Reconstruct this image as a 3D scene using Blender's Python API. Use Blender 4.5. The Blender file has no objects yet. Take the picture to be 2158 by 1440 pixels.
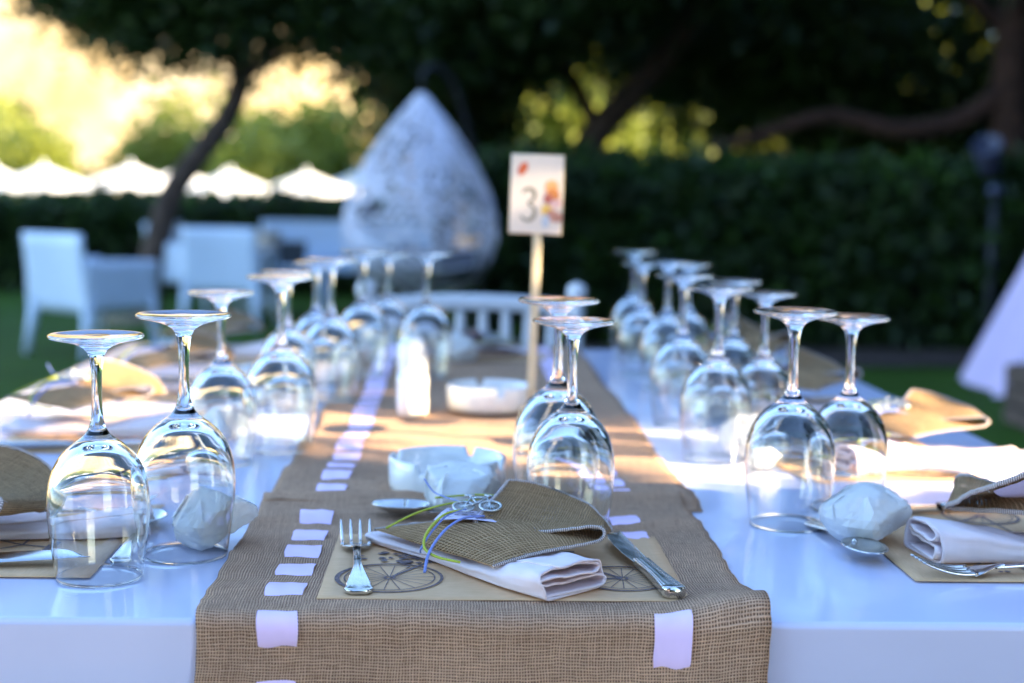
import bpy, bmesh, math, random
import numpy as np
from mathutils import Vector, Matrix, noise as mnoise

R = math.radians
scene = bpy.context.scene
COL = scene.collection

# ------------------------------------------------------------------ camera
cam_data = bpy.data.cameras.new("camera")
cam = bpy.data.objects.new("camera", cam_data)
COL.objects.link(cam)
scene.camera = cam
YAW, PITCH, ROLL = R(2.176), R(5.963), R(1.0)
fw = Vector((math.sin(YAW) * math.cos(PITCH), math.cos(YAW) * math.cos(PITCH), -math.sin(PITCH)))
rt = Vector((math.cos(YAW), -math.sin(YAW), 0))
up = rt.cross(fw)
rt2 = math.cos(ROLL) * rt + math.sin(ROLL) * up
up2 = -math.sin(ROLL) * rt + math.cos(ROLL) * up
cam.matrix_world = Matrix(((rt2.x, up2.x, -fw.x, 0), (rt2.y, up2.y, -fw.y, 0), (rt2.z, up2.z, -fw.z, 1.08), (0, 0, 0, 1)))
cam_data.sensor_width = 36
cam_data.lens = 50
cam_data.clip_start = 0.05
cam_data.clip_end = 2000
cam_data.dof.use_dof = True
cam_data.dof.focus_distance = 1.20
cam_data.dof.aperture_fstop = 3.3
cam_data.dof.aperture_blades = 0

# ------------------------------------------------------------------ sky, sun, exposure
SUN_EL, SUN_BACK = R(23), R(22)          # sun stands to the right, a little behind the camera
to_sun = Vector((math.cos(SUN_BACK) * math.cos(SUN_EL), -math.sin(SUN_BACK) * math.cos(SUN_EL), math.sin(SUN_EL)))
world = bpy.data.worlds.new("World")
scene.world = world
world.use_nodes = True
wn = world.node_tree
sky = wn.nodes.new("ShaderNodeTexSky")
sky.sky_type = 'NISHITA'
sky.sun_disc = False
sky.sun_elevation = SUN_EL
sky.sun_rotation = math.atan2(to_sun.x, to_sun.y)
sky.air_density = 1.0
sky.dust_density = 0.3
sky.ozone_density = 3.0
bg = wn.nodes["Background"]
bg.inputs["Strength"].default_value = 0.15
wn.links.new(sky.outputs[0], bg.inputs[0])
sl = bpy.data.lights.new("sun", 'SUN')
sl.energy = 5.0
sl.angle = R(0.5)
sl.color = (1.0, 0.80, 0.52)
sun = bpy.data.objects.new("sun", sl)
COL.objects.link(sun)
sun.rotation_euler = to_sun.to_track_quat('Z', 'Y').to_euler()

scene.view_settings.view_transform = 'Standard'
scene.view_settings.look = 'None'
scene.view_settings.gamma = 1
scene.view_settings.exposure = 2.58
cy = scene.cycles
cy.use_denoising = True
cy.max_bounces = 16
cy.transmission_bounces = 16
cy.glossy_bounces = 8
cy.diffuse_bounces = 4
cy.transparent_max_bounces = 24
cy.caustics_reflective = False
cy.caustics_refractive = True
cy.blur_glossy = 0.3
cy.sample_clamp_indirect = 8
cy.sample_clamp_direct = 0

# ------------------------------------------------------------------ helpers
def V(*a): return Vector(a)

def mk(name, verts, faces, mat=None, parent=None, smooth=True, uvs=None, loc=None):
    me = bpy.data.meshes.new(name)
    me.from_pydata([tuple(v) for v in verts], [], faces)
    if uvs is not None:
        ul = me.uv_layers.new(name="UVMap")
        idx = np.zeros(len(me.loops), dtype=np.int32)
        me.loops.foreach_get("vertex_index", idx)
        ul.data.foreach_set("uv", np.asarray(uvs, dtype=np.float32)[idx].ravel())
    if smooth:
        me.polygons.foreach_set("use_smooth", [True] * len(me.polygons))
    me.update()
    if mat is not None: me.materials.append(mat)
    o = bpy.data.objects.new(name, me)
    COL.objects.link(o)
    if parent is not None: o.parent = parent
    if loc is not None: o.location = loc
    return o

def bm_obj(name, bm, mat, parent=None, smooth=True):
    me = bpy.data.meshes.new(name)
    bm.to_mesh(me); bm.free()
    if smooth: me.polygons.foreach_set("use_smooth", [True] * len(me.polygons))
    me.materials.append(mat)
    o = bpy.data.objects.new(name, me); COL.objects.link(o)
    if parent is not None: o.parent = parent
    return o

def thing(name, label, cat, loc=(0, 0, 0), rz=0.0, group=None):
    o = bpy.data.objects.new(name, None); COL.objects.link(o)
    o.empty_display_size = 0.05
    o.location = loc; o.rotation_euler = (0, 0, rz)
    return tag(o, label, cat, group)

def tag(o, label=None, cat=None, group=None, kind=None):
    if label: o["label"] = label
    if cat: o["category"] = cat
    if group: o["group"] = group
    if kind: o["kind"] = kind
    return o

def dup(root, label=None, loc=None, rz=None, group=None):
    r = root.copy(); COL.objects.link(r)
    if loc is not None: r.location = loc
    if rz is not None: r.rotation_euler = (0, 0, rz)
    tag(r, label, None, group)
    for ch in list(root.children):
        c = ch.copy(); COL.objects.link(c); c.parent = r
        for g in list(ch.children):
            d = g.copy(); COL.objects.link(d); d.parent = c
    return r

class MB:
    """collects shapes, builds one mesh"""
    def __init__(s): s.v = []; s.f = []; s.u = []
    def add(s, v, f, u=None):
        n = len(s.v); s.v += [tuple(p) for p in v]; s.f += [tuple(i + n for i in q) for q in f]
        s.u += list(u) if u is not None else [(0, 0)] * len(v)
        return s
    def box(s, lo, hi):
        x0, y0, z0 = lo; x1, y1, z1 = hi
        v = [(x0, y0, z0), (x1, y0, z0), (x1, y1, z0), (x0, y1, z0), (x0, y0, z1), (x1, y0, z1), (x1, y1, z1), (x0, y1, z1)]
        return s.add(v, [(0, 3, 2, 1), (4, 5, 6, 7), (0, 1, 5, 4), (1, 2, 6, 5), (2, 3, 7, 6), (3, 0, 4, 7)])
    def tube(s, path, rad, n=8, cap=True, flat=1.0):
        pts = [Vector(p) for p in path]; m = len(pts)
        rs = rad if hasattr(rad, '__len__') else [rad] * m
        v = []; f = []; u = []; prev = None; acc = 0
        for i, p in enumerate(pts):
            t = (pts[min(i + 1, m - 1)] - pts[max(i - 1, 0)])
            t = t.normalized() if t.length > 1e-9 else Vector((0, 0, 1))
            a = (prev if prev is not None else (Vector((0, 0, 1)) if abs(t.z) < .9 else Vector((1, 0, 0))))
            a = (a - t * a.dot(t))
            a = a.normalized() if a.length > 1e-6 else t.orthogonal().normalized()
            prev = a; b = t.cross(a)
            if i: acc += (pts[i] - pts[i - 1]).length
            for k in range(n):
                w = 2 * math.pi * k / n
                v.append(p + rs[i] * (math.cos(w) * a * flat + math.sin(w) * b)); u.append((k / n * .006, acc))
        for i in range(m - 1):
            for k in range(n):
                f.append((i * n + k, i * n + (k + 1) % n, (i + 1) * n + (k + 1) % n, (i + 1) * n + k))
        if cap:
            f.append(tuple(range(n - 1, -1, -1))); f.append(tuple(range((m - 1) * n, m * n)))
        return s.add(v, f, u)
    def lathe(s, prof, n=32, c=(0, 0, 0)):
        v = []; f = []
        m = len(prof)
        for (r, z) in prof:
            for k in range(n):
                w = 2 * math.pi * k / n
                v.append((c[0] + r * math.cos(w), c[1] + r * math.sin(w), c[2] + z))
        for i in range(m - 1):
            for k in range(n):
                f.append((i * n + k, i * n + (k + 1) % n, (i + 1) * n + (k + 1) % n, (i + 1) * n + k))
        return s.add(v, f)
    def grid(s, fn, nu, nv):
        v = []; f = []; u = []
        for j in range(nv + 1):
            for i in range(nu + 1):
                p, t = fn(i / nu, j / nv); v.append(p); u.append(t)
        for j in range(nv):
            for i in range(nu):
                a = j * (nu + 1) + i
                f.append((a, a + 1, a + nu + 2, a + nu + 1))
        return s.add(v, f, u)
    def build(s, name, mat, parent=None, smooth=True, loc=None, bevel=0, solid=0, weld=False):
        o = mk(name, s.v, s.f, mat, parent, smooth, s.u, loc)
        if weld:
            bm = bmesh.new(); bm.from_mesh(o.data); bmesh.ops.remove_doubles(bm, verts=bm.verts, dist=1e-5)
            bmesh.ops.recalc_face_normals(bm, faces=bm.faces); bm.to_mesh(o.data); bm.free()
        if solid:
            m = o.modifiers.new("solid", 'SOLIDIFY'); m.thickness = solid; m.offset = 0
        if bevel:
            m = o.modifiers.new("bevel", 'BEVEL'); m.width = bevel; m.segments = 3; m.limit_method = 'ANGLE'; m.angle_limit = R(40)
        if bevel and smooth:
            m = o.modifiers.new("wn", 'WEIGHTED_NORMAL'); m.keep_sharp = True
        return o

def catmull(keys, pts, s):
    keys = list(keys)
    k = max(i for i in range(len(keys) - 1) if keys[i] <= s + 1e-9)
    t = (s - keys[k]) / (keys[k + 1] - keys[k])
    P = lambda i: Vector(pts[min(max(i, 0), len(pts) - 1)])
    p0, p1, p2, p3 = P(k - 1), P(k), P(k + 1), P(k + 2)
    return 0.5 * ((2 * p1) + (p2 - p0) * t + (2 * p0 - 5 * p1 + 4 * p2 - p3) * t * t + (3 * p1 - p0 - 3 * p2 + p3) * t ** 3)

def smooth_path(pts, n=24):
    ks = [i / (len(pts) - 1) for i in range(len(pts))]
    return [catmull(ks, pts, i / n) for i in range(n + 1)]

def nz(x, y, z=0.0): return mnoise.noise(Vector((x, y, z)))
def sm(a, b, x):
    t = min(max((x - a) / (b - a), 0), 1); return t * t * (3 - 2 * t)

# ------------------------------------------------------------------ materials
class NT:
    def __init__(s, name):
        s.m = bpy.data.materials.new(name); s.m.use_nodes = True
        s.t = s.m.node_tree; s.b = s.t.nodes["Principled BSDF"]; s.out = s.t.nodes["Material Output"]
    def n(s, typ, **kw):
        x = s.t.nodes.new(typ)
        for k, v in kw.items():
            if k.startswith("i_"): x.inputs[k[2:].replace("_", " ")].default_value = v
            else: setattr(x, k, v)
        return x
    def l(s, a, b): s.t.links.new(a, b)
    def coord(s, which="Object"): return s.n("ShaderNodeTexCoord").outputs[which]
    def noise(s, scale, vec=None, detail=4, rough=.55):
        x = s.n("ShaderNodeTexNoise"); x.inputs["Scale"].default_value = scale; x.inputs["Detail"].default_value = detail; x.inputs["Roughness"].default_value = rough
        if vec is not None: s.l(vec, x.inputs["Vector"])
        return x.outputs["Fac"]
    def ramp(s, fac, stops):
        x = s.n("ShaderNodeValToRGB"); e = x.color_ramp.elements
        while len(e) < len(stops): e.new(.5)
        for i, (p, c) in enumerate(stops): e[i].position = p; e[i].color = (*c, 1) if len(c) == 3 else c
        s.l(fac, x.inputs[0]); return x.outputs[0]
    def bump(s, h, strength=.3, dist=.001):
        x = s.n("ShaderNodeBump"); x.inputs["Strength"].default_value = strength; x.inputs["Distance"].default_value = dist
        s.l(h, x.inputs["Height"]); s.l(x.outputs[0], s.b.inputs["Normal"]); return x
    def math(s, op, a, b=None, clamp=False):
        x = s.n("ShaderNodeMath", operation=op); x.use_clamp = clamp
        for i, q in enumerate((a, b)):
            if q is None: continue
            if isinstance(q, (int, float)): x.inputs[i].default_value = q
            else: s.l(q, x.inputs[i])
        return x.outputs[0]

def plain(name, col, rough=.5, metal=0.0, var=.12, vscale=40, bump=0.0, bscale=200, bdist=.0005, coat=0.0, coord="Object", trans=0.0):
    t = NT(name); b = t.b
    b.inputs["Roughness"].default_value = rough; b.inputs["Metallic"].default_value = metal
    c = t.coord(coord)
    f = t.noise(vscale, c)
    lo = tuple(x * (1 - var) for x in col); hi = tuple(min(x * (1 + var), 1) for x in col)
    t.l(t.ramp(f, [(.3, lo), (.7, hi)]), b.inputs["Base Color"])
    r = t.math('MULTIPLY_ADD', t.noise(vscale * .6, c), .25); t.t.nodes[-1].inputs[2].default_value = rough - .12
    t.l(r, b.inputs["Roughness"])
    if coat: b.inputs["Coat Weight"].default_value = coat; b.inputs["Coat Roughness"].default_value = .06
    if bump: t.bump(t.noise(bscale, c, 5), bump, bdist)
    if trans:
        tr = t.n("ShaderNodeBsdfTranslucent"); tr.inputs[0].default_value = (*col, 1)
        mx = t.n("ShaderNodeMixShader"); mx.inputs[0].default_value = trans
        t.l(b.outputs[0], mx.inputs[1]); t.l(tr.outputs[0], mx.inputs[2]); t.l(mx.outputs[0], t.out.inputs[0])
    return t.m

def burlap(name, lo, hi, pitch=.0021, holes=0.0, bump=.9):
    t = NT(name); b = t.b; b.inputs["Roughness"].default_value = .93
    b.inputs["Specular IOR Level"].default_value = .1
    uv = t.coord("UV")
    # threads wander a little
    nz1 = t.n("ShaderNodeTexNoise"); nz1.inputs["Scale"].default_value = 60; nz1.inputs["Detail"].default_value = 3; t.l(uv, nz1.inputs["Vector"])
    mx = t.n("ShaderNodeVectorMath", operation='MULTIPLY_ADD'); t.l(nz1.outputs["Color"], mx.inputs[0]); mx.inputs[1].default_value = (.0030, .0030, 0); t.l(uv, mx.inputs[2])
    hs = []
    for d, sc in (('X', 1.0), ('Y', .93)):
        w = t.n("ShaderNodeTexWave", wave_type='BANDS', bands_direction=d, wave_profile='SIN')
        w.inputs["Scale"].default_value = .31416 / pitch * sc; w.inputs["Distortion"].default_value = .35; w.inputs["Detail"].default_value = 2; w.inputs["Detail Scale"].default_value = 2
        t.l(mx.outputs[0], w.inputs["Vector"]); hs.append(w.outputs["Fac"])
    # uneven yarn: long slubs along each thread direction
    def slub(sx, sy):
        mp = t.n("ShaderNodeMapping"); mp.inputs["Scale"].default_value = (sx, sy, 1); t.l(uv, mp.inputs[0])
        return t.noise(1, mp.outputs[0], 3, .6)
    s1 = slub(500, 35); s2 = slub(35, 460)
    a = t.math('MULTIPLY', hs[0], t.math('ADD', t.math('MULTIPLY', s1, 1.5), .15)); c = t.math('MULTIPLY', hs[1], t.math('ADD', t.math('MULTIPLY', s2, 1.5), .15))
    h = t.math('MAXIMUM', a, c)
    grain = t.noise(900, uv, 3, .7)
    hh = t.math('ADD', t.math('MULTIPLY', h, .8), t.math('MULTIPLY', grain, .25))
    col = t.ramp(hh, [(.24, tuple(x * .22 for x in lo)), (.52, lo), (.86, hi)])
    big = t.ramp(t.noise(9, uv, 3), [(.3, (.82, .82, .82)), (.7, (1.08, 1.06, 1.04))])
    mm = t.n("ShaderNodeMix", data_type='RGBA', blend_type='MULTIPLY'); mm.inputs[0].default_value = 1
    t.l(col, mm.inputs[6]); t.l(big, mm.inputs[7]); t.l(mm.outputs[2], b.inputs["Base Color"])
    t.bump(hh, bump, .0018)
    if holes:
        hole = t.math('LESS_THAN', h, holes)
        tr = t.n("ShaderNodeBsdfTransparent"); ms = t.n("ShaderNodeMixShader")
        tl = t.n("ShaderNodeBsdfTranslucent"); t.l(mm.outputs[2], tl.inputs[0])
        m2 = t.n("ShaderNodeMixShader"); m2.inputs[0].default_value = .25
        t.l(b.outputs[0], m2.inputs[1]); t.l(tl.outputs[0], m2.inputs[2])
        t.l(hole, ms.inputs[0]); t.l(m2.outputs[0], ms.inputs[1]); t.l(tr.outputs[0], ms.inputs[2]); t.l(ms.outputs[0], t.out.inputs[0])
    return t.m

def leafmat(name, c1, c2, trans=.35, scale=2.5, rough=.5):
    t = NT(name); b = t.b; b.inputs["Roughness"].default_value = rough
    f = t.noise(scale, t.coord("Object"), 5, .7)
    col = t.ramp(f, [(.32, c1), (.68, c2)])
    t.l(col, b.inputs["Base Color"])
    tr = t.n("ShaderNodeBsdfTranslucent"); t.l(col, tr.inputs[0])
    mx = t.n("ShaderNodeMixShader"); mx.inputs[0].default_value = trans
    t.l(b.outputs[0], mx.inputs[1]); t.l(tr.outputs[0], mx.inputs[2]); t.l(mx.outputs[0], t.out.inputs[0])
    return t.m

def stripes(name, lo, hi, pitch, rough=.9):
    t = NT(name); t.b.inputs["Roughness"].default_value = rough
    w = t.n("ShaderNodeTexWave", wave_type='BANDS', bands_direction='Y'); w.inputs["Scale"].default_value = .31416 / pitch; w.inputs["Distortion"].default_value = .8
    t.l(t.coord("UV"), w.inputs["Vector"])
    t.l(t.ramp(w.outputs["Fac"], [(.15, lo), (.6, hi)]), t.b.inputs["Base Color"]); t.bump(w.outputs["Fac"], .8, .0006)
    return t.m

MT = {}
def mat(k): return MT[k]
MT['burlap'] = burlap("burlap", (.39, .222, .135), (.78, .50, .325), .0023)
MT['pouch'] = burlap("open_burlap", (.34, .20, .095), (.74, .49, .27), .0026, holes=.20)
MT['hem'] = stripes("overlock_thread", (.16, .12, .10), (.66, .56, .52), .0019)
MT['ribbon'] = plain("lavender_satin", (.88, .66, .95), .45, var=.04, vscale=30, bump=.15, bscale=900, bdist=.0002)
MT['lacquer'] = plain("sky_tinted_white_lacquer", (.64, .66, .84), .22, var=.05, vscale=5, bump=.06, bscale=60, bdist=.0006, coat=.3)  # white paint; the blue of the reflected sky is put into its colour
MT['china'] = plain("white_glazed_ceramic", (.80, .79, .76), .22, var=.02, coat=.6)
MT['linen'] = plain("white_linen", (.90, .77, .78), .9, var=.04, vscale=60, bump=.35, bscale=1400, bdist=.0003, trans=.12)
MT['paper'] = plain("white_waxed_paper", (.86, .86, .84), .38, var=.03, vscale=60, trans=.3, bump=.5, bscale=70, bdist=.003)
MT['card'] = plain("lavender_card", (.70, .63, .80), .7, var=.05, vscale=200)
MT['steel'] = plain("polished_steel", (.62, .61, .60), .17, 1.0, var=.05, vscale=120)
MT['pewter'] = plain("antique_pewter", (.50, .52, .52), .32, 1.0, var=.5, vscale=900, bump=.5, bscale=1500)
MT['lime'] = plain("lime_cord", (.42, .46, .03), .6, var=.12, vscale=500)
MT['blue'] = plain("blue_cord", (.18, .24, .55), .6, var=.12, vscale=500)
MT['ink'] = plain("dark_print_ink", (.15, .105, .10), .8, var=.6, vscale=300)
MT['greyink'] = plain("grey_print_ink", (.16, .12, .12), .8, var=.5, vscale=600)
MT['white_plastic'] = plain("sky_tinted_white_resin", (.62, .73, .90), .42, var=.04, vscale=8)  # white resin with the blue skylight put into its colour
MT['white_wood'] = plain("white_painted_wood", (.72, .72, .75), .45, var=.05, vscale=20)
MT['wicker'] = plain("white_wicker", (.82, .80, .92), .55, var=.1, vscale=20)
MT['cushion'] = plain("pale_grey_cushion", (.16, .17, .21), .9, var=.1, vscale=8)
MT['iron'] = plain("dark_painted_iron", (.012, .012, .016), .75, .0, var=.2)
MT['bark'] = plain("brown_bark", (.075, .048, .036), .95, var=.5, vscale=9, bump=.8, bscale=25, bdist=.03)
MT['redbark'] = plain("reddish_bark", (.075, .036, .025), .95, var=.5, vscale=7, bump=.8, bscale=25, bdist=.03)
MT['beige'] = plain("beige_rope", (.50, .42, .34), .9, var=.15, vscale=20)
MT['slate'] = plain("dark_slate", (.035, .04, .045), .6, var=.2)
MT['curtain'] = plain("lavender_white_voile", (.84, .68, .95), .85, var=.04, vscale=5, trans=.3)
MT['oldwood'] = plain("weathered_brown_wood", (.085, .055, .042), .85, var=.4, vscale=14, bump=.5, bscale=60, bdist=.003)
MT['stick'] = plain("pale_birch_stick", (.62, .52, .34), .7, var=.1, vscale=60)
MT['lampgrey'] = plain("blue_grey_metal", (.07, .08, .14), .5, .2, var=.15)
MT['canvas'] = plain("white_canvas", (.80, .78, .74), .9, var=.03, vscale=3, trans=.2)
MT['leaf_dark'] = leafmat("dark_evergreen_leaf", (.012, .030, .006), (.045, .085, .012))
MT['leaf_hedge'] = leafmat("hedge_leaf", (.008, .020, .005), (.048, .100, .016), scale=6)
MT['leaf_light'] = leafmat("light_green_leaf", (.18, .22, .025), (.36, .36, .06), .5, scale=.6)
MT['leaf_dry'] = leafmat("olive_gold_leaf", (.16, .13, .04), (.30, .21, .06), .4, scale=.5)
MT['leaf_sun_toned'] = leafmat("sun_toned_green_leaf", (.04, .11, .014), (.10, .21, .024), .45, scale=4)  # sunlight on the hedge put into a lighter leaf colour
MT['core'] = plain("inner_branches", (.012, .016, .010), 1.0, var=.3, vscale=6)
MT['soil'] = plain("dark_soil", (.05, .032, .025), 1.0, var=.4, vscale=9, bump=.6, bscale=40, bdist=.02)

def glass_mat():
    m = bpy.data.materials.new("clear_glass"); m.use_nodes = True
    t = m.node_tree; t.nodes.remove(t.nodes["Principled BSDF"])
    g = t.nodes.new("ShaderNodeBsdfGlass"); g.inputs["IOR"].default_value = 1.5; g.inputs["Roughness"].default_value = 0.012
    g.inputs["Color"].default_value = (.985, .99, .99, 1)
    t.links.new(g.outputs[0], t.nodes["Material Output"].inputs[0])
    return m
MT['glass'] = glass_mat()

def kraft():
    t = NT("kraft_paper"); b = t.b; b.inputs["Roughness"].default_value = .8
    c = t.coord("Object")
    mp = t.n("ShaderNodeMapping"); mp.inputs["Scale"].default_value = (60, 700, 60); t.l(c, mp.inputs[0])
    f = t.noise(1, mp.outputs[0], 4, .6)
    g = t.noise(25, c, 4)
    h = t.math('ADD', t.math('MULTIPLY', f, .6), t.math('MULTIPLY', g, .4))
    t.l(t.ramp(h, [(.3, (.58, .335, .16)), (.7, (.75, .47, .26))]), b.inputs["Base Color"])
    t.bump(f, .15, .0004)
    return t.m
MT['kraft'] = kraft()

def lawn_mat():
    t = NT("mown_grass"); b = t.b; b.inputs["Roughness"].default_value = .9; b.inputs["Specular IOR Level"].default_value = .1
    c = t.coord("Object")
    f = t.math('ADD', t.math('MULTIPLY', t.noise(.5, c, 4), .5), t.math('MULTIPLY', t.noise(38, c, 6, .8), .5))
    t.l(t.ramp(f, [(.32, (.030, .070, .009)), (.68, (.090, .19, .026))]), b.inputs["Base Color"])
    t.bump(t.noise(70, c, 6, .8), 1.0, .03)
    return t.m
MT['lawn'] = lawn_mat()

def rock_mat():
    t = NT("pale_limestone"); b = t.b; b.inputs["Roughness"].default_value = 1
    c = t.coord("Object")
    mp = t.n("ShaderNodeMapping"); mp.inputs["Scale"].default_value = (.13, .06, .03); t.l(c, mp.inputs[0])
    f = t.noise(1, mp.outputs[0], 6, .65)
    t.l(t.ramp(f, [(.30, (.16, .11, .04)), (.42, (.30, .21, .09)), (.6, (.38, .31, .19)), (.8, (.44, .38, .27))]), b.inputs["Base Color"])
    return t.m
MT['rock'] = rock_mat()

# ------------------------------------------------------------------ the ground, hill
def ground_z(x, y):
    return -1.45 * sm(17.5, 30, y)
def g_fn(u, v):
    xs = -1 + 2 * u; x = 260 * (abs(xs) ** 2.2) * (1 if xs > 0 else -1)
    y = -60 + 520 * (v ** 2.0)
    return (x, y, ground_z(x, y)), (x, y)
lawn = MB().grid(g_fn, 60, 120).build("lawn", MT['lawn']); tag(lawn, kind="structure")

def hill_fn(u, v):
    x = -230 + 230 * u; y = 95 + 150 * v
    rise = sm(0, .38, v) * (1 - .93 * sm(-16, 0, x)) * (34 + 16 * nz(x * .02, .3) + 9 * nz(x * .06, 4.2))
    z = -2.5 + rise * (1 - .35 * sm(.5, 1, v)) + 3.5 * nz(x * .09, y * .09, 2) * sm(.03, .15, v) + 1.4 * nz(x * .3, y * .3, 5) * sm(.03, .15, v)
    return (x, y, z), (x, y)
hill = MB().grid(hill_fn, 150, 60).build("hill", MT['rock']); tag(hill, kind="structure")

# warm paved terrace, unseen, added behind the viewer to bounce warm light forward
ter = MB().grid(lambda u, v: ((-12 + 20 * u, -11 + 10.4 * v, .004), (u, v)), 20, 20).build("bounce_terrace", plain("bounce_paving", (.36, .26, .18), .85, var=.2, vscale=3, bump=.3, bscale=30, bdist=.004)); tag(ter, kind="structure")

# soil strip under the right-hand hedge
soil = MB().grid(lambda u, v: ((-.1 + 9 * u, 9.0 + 2.2 * v + .12 * nz(u * 9, v), .012 + .02 * abs(nz(u * 30, v * 9))), (u, v)), 60, 14).build("planting_bed", MT['soil']); tag(soil, kind="structure")

# ------------------------------------------------------------------ foliage
def leaf_mesh(name, centres, spread, count, size, mat_, parent, seed, flat=.0, loc=None):
    rng = np.random.default_rng(seed)
    c = np.asarray(centres, float); k = len(c)
    idx = rng.integers(0, k, count)
    sp = np.asarray(spread, float)
    if sp.ndim == 0: sp = np.array([sp] * 3)
    p = c[idx] + rng.normal(size=(count, 3)) * sp
    a = rng.normal(size=(count, 3)); a[:, 2] *= (1 - flat); a /= np.linalg.norm(a, axis=1)[:, None]
    b = rng.normal(size=(count, 3)); b -= a * (a * b).sum(1)[:, None]; b /= np.linalg.norm(b, axis=1)[:, None]
    s = size * rng.uniform(.6, 1.35, count)[:, None]
    v = np.stack([p - a * s, p + b * s * .5, p + a * s, p - b * s * .5], 1).reshape(-1, 3)
    me = bpy.data.meshes.new(name)
    me.vertices.add(count * 4); me.vertices.foreach_set("co", v.astype(np.float32).ravel())
    me.loops.add(count * 4); me.loops.foreach_set("vertex_index", np.arange(count * 4, dtype=np.int32))
    me.polygons.add(count); me.polygons.foreach_set("loop_start", np.arange(0, count * 4, 4, dtype=np.int32))
    me.polygons.foreach_set("loop_total", np.full(count, 4, dtype=np.int32))
    me.update(calc_edges=True); me.materials.append(mat_)
    o = bpy.data.objects.new(name, me); COL.objects.link(o)
    if parent is not None: o.parent = parent
    if loc is not None: o.location = loc
    return o

def ell_points(blobs, per, seed, shell=.35):
    rng = np.random.default_rng(seed); out = []
    for (c, r) in blobs:
        d = rng.normal(size=(per, 3)); d /= np.linalg.norm(d, axis=1)[:, None]
        q = (shell + (1 - shell) * rng.random(per) ** .6)[:, None]
        out.append(np.array(c) + d * q * np.array(r))
    return np.concatenate(out)

# leaning tree at left with its wide low crown
t = thing("leaning_tree", "dark spreading tree with a leaning curved trunk behind the white armchairs", "tree", (-2.62, 12, 0))
ox = 2.62
path = smooth_path([(0, 0, -.05), (.05, 0, .42), (.13, 0, .75), (.24, 0, 1.06), (.47, .0, 1.38), (.70, 0, 1.70), (.80, .05, 2.05), (.84, .1, 2.6)], 40)
MB().tube(path, [.118 - .040 * (i / 40) for i in range(41)], 14).build("trunk", MT['bark'], t)
for q in ([(.74, .02, 1.9), (1.3, -.2, 2.35), (2.2, -.3, 2.6)], [(.8, .05, 2.1), (.2, .1, 2.5), (-.5, .2, 2.8)], [(.83, .1, 2.5), (1.0, .4, 3.1), (1.6, .6, 3.6)]):
    MB().tube(smooth_path(q, 14), [.06 - .035 * i / 14 for i in range(15)], 8).build("branch", MT['bark'], t)
blobs = [((-.80, 0, 3.45), (.70, 1.1, .85)), ((-.30, 0, 3.08), (.75, 1.2, .88)), ((.15, 0, 2.98), (.9, 1.2, .95)), ((.95, 0, 2.93), (1.1, 1.3, .86)), ((2.1, 0, 2.95), (1.2, 1.3, .92)), ((3.2, .2, 3.05), (1.1, 1.3, .95)), ((1.5, .2, 4.0), (2.3, 1.6, 1.0)), ((.4, -.4, 3.9), (1.0, 1.2, .8)), ((3.7, .6, 3.5), (1.3, 1.2, 1.0))]
leaf_mesh("crown", ell_points(blobs, 230, 3, .2), .14, 92000, .055, MT['leaf_dark'], t, 5)

# trees behind the right-hand hedge
def tree(label, loc, trunk_paths, blobs, per, count, size, leaf, seed, spread=.16, bark='bark', name="evergreen_tree", group=None):
    t = thing(name, label, "tree", loc, group=group)
    for i, (pts, r0, r1) in enumerate(trunk_paths):
        pp = smooth_path(pts, 28)
        MB().tube(pp, [r0 + (r1 - r0) * k / 28 for k in range(29)], 12).build("trunk" if i == 0 else "branch", MT[bark], t)
    leaf_mesh("crown", ell_points(blobs, per, seed, .15), spread, count, size, MT[leaf], t, seed + 1)
    return t
tree("dark tree with a slanting grey trunk behind the hanging egg chair", (.95, 13, 0),
     [([(0, 0, 0), (.08, 0, .8), (.2, 0, 1.5), (.58, 0, 1.98), (1.08, 0, 2.6), (1.4, 0, 3.4)], .17, .10), ([(.3, 0, 1.65), (-.1, .2, 2.4), (-.5, .3, 3.0)], .08, .04)],
     [((.2, .3, 3.4), (1.3, 1.3, 1.1)), ((1.6, .4, 3.2), (1.3, 1.3, 1.0)), ((2.4, .8, 2.5), (.9, .9, .7)), ((1.2, 1.4, 2.5), (1.0, .8, .55))], 170, 13500, .06, 'leaf_dark', 21)
tree("dark bushy tree directly behind the point of the hanging egg chair", (-.35, 13.4, 0),
     [([(0, 0, 0), (.05, 0, 1), (-.05, 0, 2), (.1, 0, 3)], .12, .07)],
     [((.1, 0, 2.35), (.85, .8, .75)), ((.75, .1, 2.7), (.7, .8, .5)), ((-.3, 0, 2.6), (.6, .7, .55)), ((.3, 0, 1.6), (.55, .6, .5))], 130, 15000, .06, 'leaf_dark', 27)
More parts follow.
